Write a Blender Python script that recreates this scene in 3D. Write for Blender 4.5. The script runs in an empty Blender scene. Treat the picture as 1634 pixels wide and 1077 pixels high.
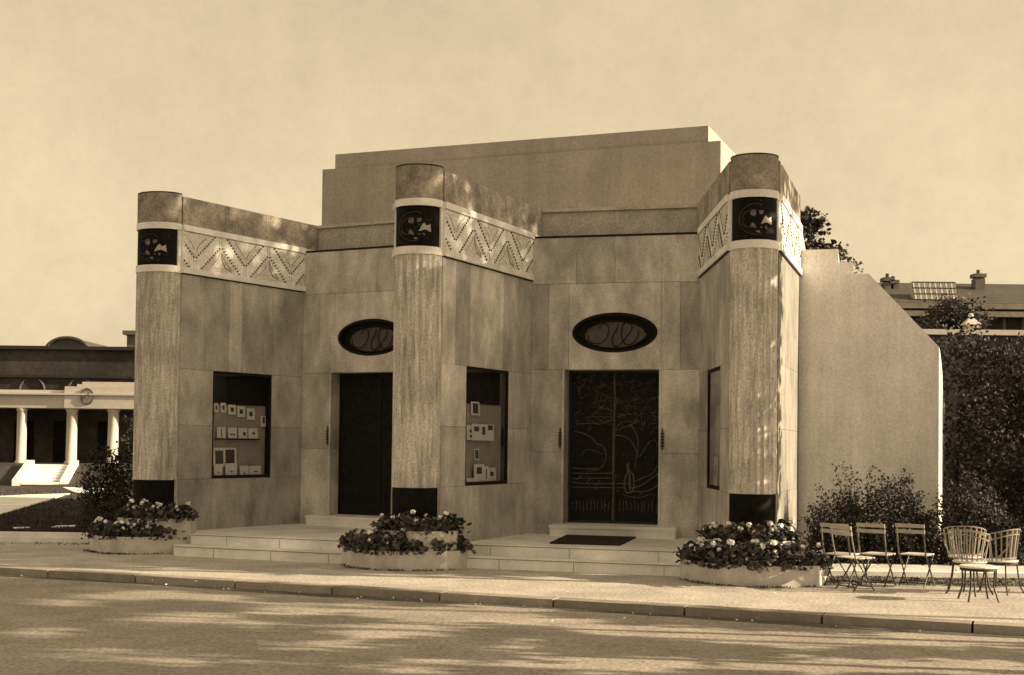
import bpy, math, random
from math import sin, cos, pi, radians, sqrt, atan2, hypot
R = random.Random(7)
sc = bpy.context.scene
COL = sc.collection

# ------------------------------------------------------------------ camera
W0, H0 = 1634.0, 1077.0
FPX, TAU, RHO, PY, EYE = 2088.4, 0.026485, 0.011501, 652.9, 2.0
r0 = (1, 0, 0); fw = (0, cos(TAU), sin(TAU)); u0 = (0, -sin(TAU), cos(TAU))
RT = tuple(cos(RHO)*r0[i]+sin(RHO)*u0[i] for i in range(3))
UP = tuple(-sin(RHO)*r0[i]+cos(RHO)*u0[i] for i in range(3))
from mathutils import Matrix, Vector
cam = bpy.data.cameras.new('camera'); co = bpy.data.objects.new('camera', cam); COL.objects.link(co)
cam.sensor_width = 36; cam.lens = FPX/W0*36; cam.shift_y = (PY-H0/2)/W0; cam.clip_end = 2000; cam.clip_start = .1
co.matrix_world = Matrix(((RT[0], UP[0], -fw[0], 0), (RT[1], UP[1], -fw[1], 0), (RT[2], UP[2], -fw[2], EYE), (0, 0, 0, 1)))
sc.camera = co

# survey helpers: directions of sight used while laying out real positions
def ray(px, py):
    a = (px-W0/2)/FPX; b = -(py-PY)/FPX
    return tuple(fw[i]+a*RT[i]+b*UP[i] for i in range(3))
def ground(px, py, z=0.0):
    d = ray(px, py); t = (z-EYE)/d[2]; return (d[0]*t, d[1]*t)
def atY(px, py, Y):
    d = ray(px, py); t = Y/d[1]; return (d[0]*t, Y, EYE+d[2]*t)

# ------------------------------------------------------------------ materials
def grey(v):
    pts = [(0.0, 1, .9, .92), (.05, 1, .88, .85), (.25, 1, .87, .76), (.5, 1, .92, .86), (.8, 1, .97, .95), (1.5, 1, 1, 1)]
    for (a, *ca), (b, *cb) in zip(pts, pts[1:]):
        if v <= b:
            t = (v-a)/(b-a); c = [ca[i]*(1-t)+cb[i]*t for i in range(3)]; return (v*c[0], v*c[1], v*c[2], 1)
    return (v, v, v, 1)
MATS = {}
def mat(name, v, rough=.8, var=.15, scale=3.0, stretch=(1, 1, 1), fine=.10, fscale=60, bump=.0, bscale=None, spec=.3, metal=0, tone=False, dirt=None, streak=None):
    """procedural surface: base grey, broad mottling, fine grain, optional bump and per-face tone"""
    if name in MATS: return MATS[name]
    m = bpy.data.materials.new(name); m.use_nodes = True; nt = m.node_tree; N = nt.nodes; L = nt.links
    bs = N['Principled BSDF']; bs.inputs['Roughness'].default_value = rough
    bs.inputs['Specular IOR Level'].default_value = spec; bs.inputs['Metallic'].default_value = metal
    tc = N.new('ShaderNodeTexCoord'); mp = N.new('ShaderNodeMapping'); mp.inputs['Scale'].default_value = stretch
    L.new(tc.outputs['Object'], mp.inputs['Vector'])
    n1 = N.new('ShaderNodeTexNoise'); n1.inputs['Scale'].default_value = scale; n1.inputs['Detail'].default_value = 6; n1.inputs['Roughness'].default_value = .62
    L.new(mp.outputs['Vector'], n1.inputs['Vector'])
    n2 = N.new('ShaderNodeTexNoise'); n2.inputs['Scale'].default_value = fscale; n2.inputs['Detail'].default_value = 3
    L.new(tc.outputs['Object'], n2.inputs['Vector'])
    def rng(src, lo, hi, a=.3, b=.7):
        r = N.new('ShaderNodeMapRange'); r.inputs['From Min'].default_value = a; r.inputs['From Max'].default_value = b
        r.inputs['To Min'].default_value = lo; r.inputs['To Max'].default_value = hi; L.new(src, r.inputs['Value']); return r.outputs['Result']
    def mul(a, b):
        k = N.new('ShaderNodeMath'); k.operation = 'MULTIPLY'; L.new(a, k.inputs[0]); L.new(b, k.inputs[1]); return k.outputs[0]
    f = mul(rng(n1.outputs['Fac'], 1-var, 1+var), rng(n2.outputs['Fac'], 1-fine, 1+fine))
    if tone:
        at = N.new('ShaderNodeAttribute'); at.attribute_name = 'tone'; f = mul(f, at.outputs['Fac'])
    if dirt:
        n3 = N.new('ShaderNodeTexNoise'); n3.inputs['Scale'].default_value = dirt[0]; n3.inputs['Detail'].default_value = 5
        L.new(tc.outputs['Object'], n3.inputs['Vector']); f = mul(f, rng(n3.outputs['Fac'], dirt[1], 1, .38, .56))
    if streak:
        m4 = N.new('ShaderNodeMapping'); m4.inputs['Scale'].default_value = (1, 1, .07); L.new(tc.outputs['Object'], m4.inputs['Vector'])
        n4 = N.new('ShaderNodeTexNoise'); n4.inputs['Scale'].default_value = streak[0]; n4.inputs['Detail'].default_value = 5; n4.inputs['Roughness'].default_value = .7
        L.new(m4.outputs['Vector'], n4.inputs['Vector']); f = mul(f, rng(n4.outputs['Fac'], streak[1], 1.03, .34, .62))
    mx = N.new('ShaderNodeVectorMath'); mx.operation = 'SCALE'
    mx.inputs[0].default_value = grey(v)[:3]; L.new(f, mx.inputs['Scale']); L.new(mx.outputs[0], bs.inputs['Base Color'])
    if bump:
        b = N.new('ShaderNodeBump'); b.inputs['Strength'].default_value = bump; b.inputs['Distance'].default_value = .01
        if bscale:
            nb = N.new('ShaderNodeTexNoise'); nb.inputs['Scale'].default_value = bscale; nb.inputs['Detail'].default_value = 4
            L.new(mp.outputs['Vector'], nb.inputs['Vector']); L.new(nb.outputs['Fac'], b.inputs['Height'])
        else: L.new(n2.outputs['Fac'], b.inputs['Height'])
        L.new(b.outputs['Normal'], bs.inputs['Normal'])
    MATS[name] = m; return m
def leafmat(name, v):
    if name in MATS: return MATS[name]
    m = mat(name, v, rough=.7, var=.35, scale=1.2, fine=.25, fscale=25, tone=True, spec=.25)
    return m
def glassmat(name='window glass', tint=.96):
    m = bpy.data.materials.new(name); m.use_nodes = True; nt = m.node_tree; N = nt.nodes; L = nt.links
    for n in list(N):
        if n.type != 'OUTPUT_MATERIAL': N.remove(n)
    out = [n for n in N if n.type == 'OUTPUT_MATERIAL'][0]
    tr = N.new('ShaderNodeBsdfTransparent'); tr.inputs['Color'].default_value = (tint, tint, tint, 1)
    gl = N.new('ShaderNodeBsdfGlossy'); gl.inputs['Roughness'].default_value = .03
    lw_ = N.new('ShaderNodeLayerWeight'); lw_.inputs['Blend'].default_value = .5; fp = N.new('ShaderNodeMath'); fp.operation = 'POWER'; fp.inputs[1].default_value = 5; L.new(lw_.outputs['Facing'], fp.inputs[0]); fr = N.new('ShaderNodeMath'); fr.operation = 'MULTIPLY_ADD'; fr.inputs[1].default_value = .9; fr.inputs[2].default_value = .04; L.new(fp.outputs[0], fr.inputs[0])
    mx = N.new('ShaderNodeMixShader'); L.new(fr.outputs[0], mx.inputs[0]); L.new(tr.outputs[0], mx.inputs[1]); L.new(gl.outputs[0], mx.inputs[2])
    L.new(mx.outputs[0], out.inputs['Surface']); return m

M_slab = mat('veined marble slabs', .64, rough=.75, var=.30, scale=3.0, stretch=(1, 1, .45), fine=.15, fscale=30, tone=True, bump=.3, spec=.14, dirt=(.8, .72))
M_parapet = mat('darkened parapet slabs', .36, rough=.85, var=.40, scale=3.0, fine=.30, fscale=26, tone=True, bump=.4, spec=.1, dirt=(1.6, .75))  # same stone, toned darker to hold back the sun on the parapets
M_column = mat('fluted veined stone', .60, rough=.85, var=.42, scale=6.0, stretch=(2.8, 2.8, .25), fine=.26, fscale=34, bump=.6, bscale=9, spec=.12, dirt=(1.3, .75))
M_cap = mat('column cap stone', .30, rough=.85, var=.45, scale=3.2, fine=.26, fscale=30, bump=.4, spec=.1)  # toned darker to hold back the sun on the caps
M_white = mat('white stone', .90, rough=.75, var=.10, scale=3, fine=.10, fscale=40, bump=.2, dirt=(1.6, .86))
M_carve = mat('carved white stone', .86, rough=.85, var=.16, scale=7, fine=.18, fscale=36, bump=.5)
M_tri = mat('carved field stone', .70, rough=.9, var=.25, scale=14, fine=.25, fscale=40, bump=.8)
M_drill = mat('drilled shadow beads', .06, rough=.9, var=.1)
M_groove = mat('incised carving lines', .30, rough=.9, var=.2)
M_dark = mat('black marble', .010, rough=.7, var=.5, scale=8, fine=.3, spec=.08)
M_gap = mat('recess joint', .05, rough=.9)
M_plaster = mat('rendered plaster', .77, rough=.95, var=.09, scale=1.6, fine=.12, fscale=24, bump=.5, spec=.1, dirt=(.5, .92), streak=(2.6, .86))
M_plaster2 = mat('rear block render', .41, rough=.95, var=.10, scale=1.2, fine=.12, fscale=18, bump=.2, spec=.1, dirt=(.35, .92), streak=(1.8, .88))
M_attic = mat('attic stone', .50, rough=.9, var=.20, scale=2.4, fine=.20, fscale=22, bump=.2, spec=.1)
M_step = mat('step limestone', .93, rough=.85, var=.10, scale=1.8, fine=.10, fscale=50, bump=.3, spec=.15, dirt=(1.1, .82))
M_planter = mat('planter stone', .62, rough=.85, var=.16, scale=3.5, fine=.14, fscale=55, bump=.4, spec=.15, dirt=(2.2, .85))
M_iron = mat('dark iron', .012, rough=.75, var=.4, scale=6, spec=.3)
M_bronze = mat('worn bronze relief', .12, rough=.55, var=.35, scale=9, spec=.4)
M_doorback = mat('dark bronze sheet', .012, rough=.65, var=.5, scale=10, fine=.3, fscale=40, spec=.2)
M_lining = mat('vitrine lining cloth', .42, rough=.95, var=.15, scale=3)
M_paper = mat('printed paper', .85, rough=.8, var=.08)
M_ink = mat('printed picture ink', .09, rough=.8, var=.5, scale=25)
M_mat = mat('coir doormat', .035, rough=1, var=.4, scale=20, fine=.4, fscale=120, bump=1.0)
M_soil = mat('planter soil', .04, rough=1, var=.4, scale=10)
M_road = mat('worn asphalt road', .38, rough=.9, var=.16, scale=1.6, stretch=(1, 1, 1), fine=.34, fscale=22, bump=.6, spec=.25, dirt=(.5, .86))
M_pave = mat('sanded gravel pavement', .52, rough=.95, var=.14, scale=1.4, fine=.26, fscale=20, bump=.9, spec=.1, dirt=(.7, .88))
M_kerb = mat('granite kerb', .34, rough=.85, var=.2, scale=4, fine=.2, fscale=60, bump=.4, spec=.2, tone=True)
M_grass = mat('lawn soil and grass', .050, rough=1, var=.35, scale=.8, fine=.35, fscale=14, bump=1)
M_blade = leafmat('grass blades', .07)
M_leafd = leafmat('dark foliage', .038)
M_leafm = leafmat('shrub foliage', .068)
M_leaff = leafmat('geranium leaves', .055)
M_petal = mat('geranium petals', .92, rough=.7, var=.2, scale=20, tone=True)
M_bark = mat('bark', .06, rough=.95, var=.3, scale=6, stretch=(2, 2, .4), bump=.6)
M_slat = mat('chair slats paint', .42, rough=.6, var=.2, scale=8)
M_cseat = mat('chair seat paint', .75, rough=.5, var=.1, scale=8)
M_cmetal = mat('chair iron paint', .16, rough=.5, var=.3, scale=10, spec=.4)
M_clegs = mat('dark chair iron', .03, rough=.55, var=.3, scale=10, spec=.4)
M_arm = mat('armchair wire', .27, rough=.45, var=.25, scale=12, spec=.5)
M_far = mat('far pale stone', .58, rough=.85, var=.08, scale=.5, fine=.05, fscale=6)
M_fardark = mat('far dark masonry', .065, rough=.9, var=.35, scale=.35, fine=.25, fscale=3, dirt=(.15, .6))
M_slate = mat('zinc slate roof', .08, rough=.75, var=.2, scale=.7, fine=.2, fscale=5)
M_farwall = mat('far grey wall', .13, rough=.85, var=.15, scale=.5, fine=.12, fscale=4)
M_glass = glassmat()
M_sky_pane = mat('skylight panes', .55, rough=.3, var=.1, scale=2, spec=.5)

# ------------------------------------------------------------------ mesh builder
class MB:
    def __init__(s): s.v = []; s.f = []; s.t = []; s.tone = 1.0
    def face(s, idx): s.f.append(tuple(idx)); s.t.append(s.tone)
    def poly(s, pts):
        n = len(s.v); s.v += [tuple(p) for p in pts]; s.face(range(n, n+len(pts)))
    def hexa(s, b, t):
        """b, t: four corners of the bottom and the top, counter-clockwise seen from above"""
        n = len(s.v); s.v += [tuple(p) for p in b]+[tuple(p) for p in t]
        s.face((n+3, n+2, n+1, n)); s.face((n+4, n+5, n+6, n+7))
        for i in range(4):
            j = (i+1) % 4; s.face((n+i, n+j, n+4+j, n+4+i))
    def box(s, x0, x1, y0, y1, z0, z1):
        s.hexa([(x0, y0, z0), (x1, y0, z0), (x1, y1, z0), (x0, y1, z0)], [(x0, y0, z1), (x1, y0, z1), (x1, y1, z1), (x0, y1, z1)])
    def prism(s, poly, z0, z1):
        n = len(s.v); k = len(poly)
        a = sum(poly[i][0]*poly[(i+1) % k][1]-poly[(i+1) % k][0]*poly[i][1] for i in range(k))
        if a < 0: poly = poly[::-1]
        s.v += [(p[0], p[1], z0) for p in poly]+[(p[0], p[1], z1) for p in poly]
        s.face([n+i for i in range(k)][::-1]); s.face([n+k+i for i in range(k)])
        for i in range(k):
            j = (i+1) % k; s.face((n+i, n+j, n+k+j, n+k+i))
    def tube(s, path, r, n=6, r1=None, closed=False):
        P = [Vector(p) for p in path]; base = len(s.v); k = len(P); prev = None
        for i, p in enumerate(P):
            if closed: d = P[(i+1) % k]-P[i-1]
            else: d = P[min(i+1, k-1)]-P[max(i-1, 0)]
            if d.length < 1e-9: d = Vector((0, 0, 1))
            d.normalize()
            if prev is None:
                a = Vector((0, 0, 1)) if abs(d.z) < .9 else Vector((1, 0, 0)); prev = d.cross(a).normalized()
            prev = (prev-d*prev.dot(d))
            prev = prev.normalized() if prev.length > 1e-6 else d.orthogonal().normalized()
            q = d.cross(prev); rr = r if r1 is None else r+(r1-r)*i/max(1, k-1)
            for j in range(n):
                t = 2*pi*j/n; s.v.append(tuple(p+prev*(rr*cos(t))+q*(rr*sin(t))))
        for i in range(k if closed else k-1):
            for j in range(n):
                a = base+i*n+j; b = base+i*n+(j+1) % n; i2 = (i+1) % k
                s.face((a, b, base+i2*n+(j+1) % n, base+i2*n+j))
        if not closed:
            s.face([base+j for j in range(n)][::-1]); s.face([base+(k-1)*n+j for j in range(n)])
    def lathe(s, prof, c=(0, 0), n=20, a0=0, a1=2*pi):
        base = len(s.v); full = abs(a1-a0-2*pi) < 1e-6; m = n if full else n+1
        for r, z in prof:
            for j in range(m):
                t = a0+(a1-a0)*j/n; s.v.append((c[0]+r*cos(t), c[1]+r*sin(t), z))
        for i in range(len(prof)-1):
            for j in range(n):
                a = base+i*m+j; b = base+i*m+(j+1) % m; s.face((a, b, b+m, a+m))
    def leaf(s, p, size, d=None, rr=R):
        """a small folded leaf: two triangles"""
        a = d if d else Vector((rr.gauss(0, 1), rr.gauss(0, 1), rr.gauss(0, .8)))
        a = a.normalized() if a.length > 1e-6 else Vector((1, 0, 0))
        b = a.cross(Vector((rr.gauss(0, 1), rr.gauss(0, 1), rr.gauss(0, 1))))
        b = b.normalized() if b.length > 1e-6 else a.orthogonal().normalized()
        p = Vector(p); w = size*.32; n = len(s.v)
        s.v += [tuple(p), tuple(p+a*size*.5+b*w), tuple(p+a*size), tuple(p+a*size*.5-b*w)]
        s.face((n, n+1, n+2, n+3))
class Frame:
    """vertical plane: origin P (x,y), along u (s), outward n (d), height z"""
    def __init__(s, P, Q, out=None):
        s.P = P; L = hypot(Q[0]-P[0], Q[1]-P[1]); s.L = L; s.u = ((Q[0]-P[0])/L, (Q[1]-P[1])/L)
        s.n = (s.u[1], -s.u[0])
    def p(s, a, d, z): return (s.P[0]+s.u[0]*a+s.n[0]*d, s.P[1]+s.u[1]*a+s.n[1]*d, z)
    def box(s, m, a0, a1, d0, d1, z0, z1):
        m.hexa([s.p(a0, d1, z0), s.p(a1, d1, z0), s.p(a1, d0, z0), s.p(a0, d0, z0)], [s.p(a0, d1, z1), s.p(a1, d1, z1), s.p(a1, d0, z1), s.p(a0, d0, z1)])
    def prism(s, m, pts, d0, d1):
        """pts: (s,z) polygon extruded from depth d0 to d1"""
        n = len(m.v); k = len(pts)
        a = sum(pts[i][0]*pts[(i+1) % k][1]-pts[(i+1) % k][0]*pts[i][1] for i in range(k))
        if a < 0: pts = pts[::-1]
        m.v += [s.p(q[0], d1, q[1]) for q in pts]+[s.p(q[0], d0, q[1]) for q in pts]
        m.face([n+i for i in range(k)]); m.face([n+k+i for i in range(k)][::-1])
        for i in range(k):
            j = (i+1) % k; m.face((n+i, n+k+i, n+k+j, n+j))
    def hit(s, px, py, d=0):
        """where a line of sight meets this plane: (s, z)"""
        r = ray(px, py); ox, oy = s.P[0]+s.n[0]*d, s.P[1]+s.n[1]*d
        den = r[0]*s.n[0]+r[1]*s.n[1]; t = (ox*s.n[0]+oy*s.n[1])/den
        x, y, z = r[0]*t, r[1]*t, EYE+r[2]*t
        return ((x-ox)*s.u[0]+(y-oy)*s.u[1], z)

# ------------------------------------------------------------------ scene objects
def rootloc(o):
    v = Vector((0, 0, 0))
    while o is not None: v += Vector(o.location); o = o.parent
    return v
def obj(name, m, mt, parent=None, smooth=False, loc=None):
    """one mesh object; vertices are given in world coordinates of the unrotated thing"""
    me = bpy.data.meshes.new(name)
    off = rootloc(parent) if parent is not None else (Vector(loc) if loc else Vector((0, 0, 0)))
    me.from_pydata([(x-off.x, y-off.y, z-off.z) for x, y, z in m.v], [], m.f)
    at = me.attributes.new('tone', 'FLOAT', 'FACE'); at.data.foreach_set('value', m.t)
    if smooth: me.polygons.foreach_set('use_smooth', [True]*len(me.polygons))
    me.materials.append(mt); me.update()
    o = bpy.data.objects.new(name, me); COL.objects.link(o)
    if parent is not None: o.parent = parent
    elif loc: o.location = loc
    return o
def tag(o, label=None, cat=None, group=None, kind=None):
    if label: o['label'] = label
    if cat: o['category'] = cat
    if group: o['group'] = group
    if kind: o['kind'] = kind
    return o
def thing(name, label, cat, loc=(0, 0, 0), rz=0, group=None):
    o = bpy.data.objects.new(name, None); COL.objects.link(o); o.location = loc; o.rotation_euler = (0, 0, rz)
    o.empty_display_size = .2
    return tag(o, label, cat, group)
def struct(name, m, mt, label=None):
    o = obj(name, m, mt); o['kind'] = 'structure'
    if label: o['label'] = label
    return o
def copy_tree(o, parent=None):
    c = o.copy(); COL.objects.link(c)
    if parent is not None: c.parent = parent
    for ch in list(o.children): copy_tree(ch, c)
    return c
def clone(o, loc, rz=0, label=None, group=None, scale=None):
    c = copy_tree(o); c.location = loc; c.rotation_euler = (0, 0, rz)
    if label: c['label'] = label
    if group: c['group'] = group
    if scale: c.scale = (scale,)*3 if not isinstance(scale, tuple) else scale
    return c

# ------------------------------------------------------------------ levels and plan of the pavilion
ZPO, ZSILL, ZP, ZF1, ZF0, ZW, ZJ = .335, .534, 6.467, 5.945, 5.064, 5.873, 4.992
ZWT, ZWB, ZDT, ZCB = 3.31, 1.283, 3.33, 1.272
E1, F1, A = (-6.77, 23.56), (-5.95, 23.29), (-4.18, 26.04)
E2, F2, B = (-1.91, 20.95), (-1.14, 20.79), (.34, 23.87)
F3, G3, C_, D_ = (3.29, 19.89), (4.02, 19.80), (3.30, 23.11), (4.98, 22.72)
E2b = (-1.44, 24.67); E1b = (-5.95, 26.80)
KS = 1.0247
E1, F1, A, E2, F2, B, F3, G3, C_, D_, E2b, E1b = [(p[0]*KS, p[1]*KS) for p in (E1, F1, A, E2, F2, B, F3, G3, C_, D_, E2b, E1b)]

def facing(fr, a0, a1, courses, openings, thick=.28, proud=0.0, gap=.005, tones=None, rr=R, lo=.8, hi=1.22):
    """stone slabs: courses = [(z0,z1,[joint positions])]; openings = [(s0,s1,z0,z1)]"""
    m = MB()
    for z0, z1, js in courses:
        cuts = sorted(set([a0, a1]+[j for j in js if a0 < j < a1]+[q for o in openings if o[2] < z1-.01 and o[3] > z0+.01 for q in o[:2]]))
        for c0, c1 in zip(cuts, cuts[1:]):
            zz = [(z0, z1)]
            for o in openings:
                if c0 >= o[0]-1e-4 and c1 <= o[1]+1e-4:
                    nz = []
                    for q0, q1 in zz:
                        if o[3] <= q0 or o[2] >= q1: nz.append((q0, q1)); continue
                        if o[2] > q0+.01: nz.append((q0, o[2]))
                        if o[3] < q1-.01: nz.append((o[3], q1))
                    zz = nz
            for q0, q1 in zz:
                m.tone = rr.uniform(lo, hi); j = rr.uniform(0, .003)
                fr.box(m, c0+gap/2, c1-gap/2, -thick, proud+j, q0+gap/2, q1-gap/2)
    return m

pav = thing('exhibition_pavilion', 'art deco stone pavilion with three fluted half columns and a tall blank rear block', 'building', (0, 24, 0))

# ---- door walls -------------------------------------------------------------
fr1 = Frame(A, E2b); fr2 = Frame(B, C_)
REC = .42
d1a = fr1.hit(528, 700)[0]; d1b = d1a+1.98
d2a = fr2.hit(900, 700)[0]; d2b = fr2.hit(1051, 700)[0]
ZTOPD = 3.39
def wall(fr, a, b, rr):
    mid = (a+b)/2; L = fr.L; ow = 1.02
    cs = [(.0, 1.86, []), (1.86, 3.39, []), (3.39, ZJ, [a-.02, a+.42, mid, b-.38, b+.10]), (ZJ, ZW-.02, [L*.27, mid+.05, L*.78])]
    return cs
def oval_pts(cx, cz, rx, rz, n=48): return [(cx+rx*cos(2*pi*i/n), cz+rz*sin(2*pi*i/n)) for i in range(n)]
for k, (fr, a, b, ov) in enumerate(((fr1, d1a, d1b, (592, 538)), (fr2, d2a, d2b, (980.5, 530.5)))):
    REC = (.30, .42)[k]
    rr = random.Random(20+k)
    oc, oz = fr.hit(*ov)
    orx = (.80, .80)[k]; orz = .37
    # courses; the tall course over the door is cut round the oval
    cs = [(.0, 1.86, [a-.0, b]), (1.86, 3.39, []), (ZJ, ZW-.02, [fr.L*.27, (a+b)/2+.05, fr.L*.78])]
    m = facing(fr, 0, fr.L, cs, [(a, b, -.1, 3.39)], rr=rr, lo=.84, hi=1.2)
    tall = [0, a-.32, oc-orx-.06, oc+orx+.06, b+.38, fr.L]
    tl = [.78, 1.0, 1.12, 1.0, .74] if k == 1 else [1.0, 1.05, 1.12, 1.0, .9]
    for i, (c0, c1) in enumerate(zip(tall, tall[1:])):
        m.tone = tl[i]
        if i != 2:
            if c1 > c0: fr.box(m, c0+.003, c1-.003, -.28, .001*i, 3.394, ZJ-.004)
    # slab pierced by the oval, mesh ring between rectangle and oval
    c0, c1, z0, z1 = tall[2]+.003, tall[3]-.003, 3.394, ZJ-.004; n = 64
    m.tone = 1.14; inner = []; outer = []
    for i in range(n):
        t = 2*pi*i/n; dx, dz = cos(t), sin(t); inner.append((oc+orx*dx, oz+orz*dz))
        hx = (c1-oc) if dx > 0 else (oc-c0); hz = (z1-oz) if dz > 0 else (oz-z0)
        q = min(hx/abs(dx) if abs(dx) > 1e-6 else 1e9, hz/abs(dz) if abs(dz) > 1e-6 else 1e9); outer.append((oc+q*dx, oz+q*dz))
    for (cx_, cz_) in ((c0, z0), (c1, z0), (c1, z1), (c0, z1)):
        j = min(range(n), key=lambda i: hypot(outer[i][0]-cx_, outer[i][1]-cz_)); outer[j] = (cx_, cz_)
    for i in range(n):
        j = (i+1) % n
        m.poly([fr.p(*(outer[i][0], .002, outer[i][1])), fr.p(outer[j][0], .002, outer[j][1]), fr.p(inner[j][0], .002, inner[j][1]), fr.p(inner[i][0], .002, inner[i][1])][::-1])
        m.poly([fr.p(inner[i][0], .002, inner[i][1]), fr.p(inner[j][0], .002, inner[j][1]), fr.p(inner[j][0], -.28, inner[j][1]), fr.p(inner[i][0], -.28, inner[i][1])])
    w = obj('facade_wall', m, M_slab, pav)
    # door reveals (jambs and head)
    m = MB(); m.tone = .95
    fr.box(m, a-.10, a-.004, -REC-.12, -.283, .3, 3.39); fr.box(m, b+.004, b+.10, -REC-.12, -.283, .3, 3.39); fr.box(m, a-.10, b+.10, -REC-.12, -.283, 3.393, 3.5)
    m.tone = 1.15
    fr.box(m, a-.045, a-.002, .003, .022, .37, 3.43); fr.box(m, b+.002, b+.045, .003, .022, .37, 3.43)
    obj('door_surround', m, M_slab, w)
    m = MB(); fr.box(m, -.0, fr.L, -.30, .014, ZW-.018, ZW+.016); obj('dark_coping', m, M_iron, w)  # thin dark line along the wall top
    # oval window: iron rim, glass, script ironwork
    ovo = MB(); n = 64
    for i in range(n):
        t0, t1 = 2*pi*i/n, 2*pi*(i+1)/n
        def e(t, q, d): return fr.p(oc+(orx-q)*cos(t), d, oz+(orz-q)*sin(t))
        for (q0, dd0), (q1, dd1) in (((.004, -.02), (.05, -.02)), ((.05, -.02), (.05, -.12)), ((.05, -.12), (.004, -.12))):
            ovo.poly([e(t0, q0, dd0), e(t1, q0, dd0), e(t1, q1, dd1), e(t0, q1, dd1)][::-1])
    ow = obj('oval_window', ovo, M_iron, pav)
    m = MB(); m.poly([fr.p(x, -.17, z) for x, z in oval_pts(oc, oz, orx, orz)]); obj('dark_surround', m, M_iron, ow); m = MB(); ip = oval_pts(oc-.01, oz-.035, orx*.72, orz*.66)
    nv = len(m.v); m.v += [fr.p(x, -.13, z) for x, z in ip]+[fr.p(x, -.16, z) for x, z in ip]; m.face(list(range(nv, nv+48))[::-1]); [m.face((nv+i, nv+(i+1) % 48, nv+48+(i+1) % 48, nv+48+i)) for i in range(48)]
    pn = obj('pane', m, mat('smoked oval glass', .11, rough=.5, var=.25, scale=4, spec=.3), ow)
    m = MB(); sx, sz = 2*orx/1400, -2*orz/650
    def cv(pts, r):
        P = []
        for i in range(len(pts)-1):
            p0 = pts[max(i-1, 0)]; p1 = pts[i]; p2 = pts[i+1]; p3 = pts[min(i+2, len(pts)-1)]
            for q in range(5):
                t = q/5; P.append(tuple(.5*((2*p1[c])+(-p0[c]+p2[c])*t+(2*p0[c]-5*p1[c]+4*p2[c]-p3[c])*t*t+(-p0[c]+3*p1[c]-3*p2[c]+p3[c])*t**3) for c in (0, 1)))
        P.append(pts[-1]); m.tube([fr.p(oc+(x-830)*sx, -.10, oz+(y-475)*sz) for x, y in P], r, 5)
    cv([(560, 400), (600, 340), (660, 320), (715, 370), (715, 470), (670, 570), (580, 640), (470, 640), (400, 590), (380, 500)], .008)
    cv([(880, 330), (850, 420), (800, 500), (775, 580), (790, 660), (850, 690), (930, 640), (1010, 540), (1080, 450), (1100, 370), (1060, 310), (980, 310), (935, 390), (930, 500), (950, 600), (1020, 670), (1120, 640), (1190, 540), (1210, 440)], .009)
    cv([(300, 380), (360, 330), (480, 300), (620, 290), (830, 275), (1000, 280), (1170, 320), (1290, 380)], .014)
    cv([(360, 640), (480, 690), (640, 715), (830, 725), (1010, 710), (1170, 660), (1290, 580)], .014)
    rq = random.Random(5)
    for i in range(46):
        t = 2*pi*i/46; q = 1+rq.uniform(-.05, .05); cx2, cy2 = 830+530*q*cos(t), 500+225*q*sin(t)
        cv([(cx2+rq.uniform(-30, 30), cy2+rq.uniform(-22, 22)) for _ in range(4)], .009)
    m2 = m; obj('script_ironwork', m2, M_iron, ow)
    # door leaves
    dz0, dz1 = ZSILL+.005, 3.385
    dm = MB(); dm.box(0, 0, 0, 0, 0, 0)
    m = MB(); fr.box(m, a+.002, b-.002, -REC-.06, -REC, dz0, dz1)
    door = obj('double_door', m, M_doorback, pav)
    tag(door, 'dark bronze double door with tree relief' if k else 'near black double door partly behind the middle column')
    wd = b-a; hh = dz1-dz0
    def dp(x, y, d=.0): return fr.p(a+x*wd, -REC+d, dz1-y*hh)
    mm = MB()
    for xx in (.0, .485, .975):
        fr.box(mm, a+xx*wd+.004, a+(xx+.025)*wd-.004, -REC+.001, -REC+.018, dz0+.004, dz1-.004)
    for zz in (0, .985):
        fr.box(mm, a+.03*wd, a+.97*wd, -REC+.001, -REC+.014, dz1-(zz+.012)*hh, dz1-zz*hh-.004)
    obj('door_frame', mm, M_iron if k == 0 else mat('dull bronze frame', .03, rough=.5, var=.3, scale=10, spec=.4), door)
    mm = MB(); rq = random.Random(3)
    def stroke(pts, r=.009):
        P = []
        for i in range(len(pts)-1):
            p0 = pts[max(i-1, 0)]; p1 = pts[i]; p2 = pts[i+1]; p3 = pts[min(i+2, len(pts)-1)]
            for q in range(5):
                t = q/5; P.append(tuple(.5*((2*p1[c])+(-p0[c]+p2[c])*t+(2*p0[c]-5*p1[c]+4*p2[c]-p3[c])*t*t+(-p0[c]+3*p1[c]-3*p2[c]+p3[c])*t**3) for c in (0, 1)))
        P.append(pts[-1]); mm.tube([dp(x, y, .010) for x, y in P], r*1.1, 5)
    # trunk and boughs (fractions of the door width and height)
    stroke([(.49, .02), (.50, .2), (.49, .4), (.485, .6), (.49, .8), (.485, .98)], .017)
    stroke([(.5, .395), (.6, .37), (.68, .35), (.76, .325)]); stroke([(.5, .42), (.6, .43), (.68, .465), (.73, .52), (.75, .56)])
    stroke([(.68, .36), (.73, .41), (.75, .46), (.745, .53), (.72, .62), (.735, .64)]); stroke([(.77, .56), (.83, .50), (.88, .46), (.93, .45)])
    stroke([(.93, .45), (.99, .52), (.97, .6), (.9, .67), (.8, .7), (.7, .73)]); stroke([(.06, .40), (.15, .41), (.25, .44), (.31, .48), (.38, .50), (.41, .56), (.39, .61), (.33, .645), (.22, .66)])
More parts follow.
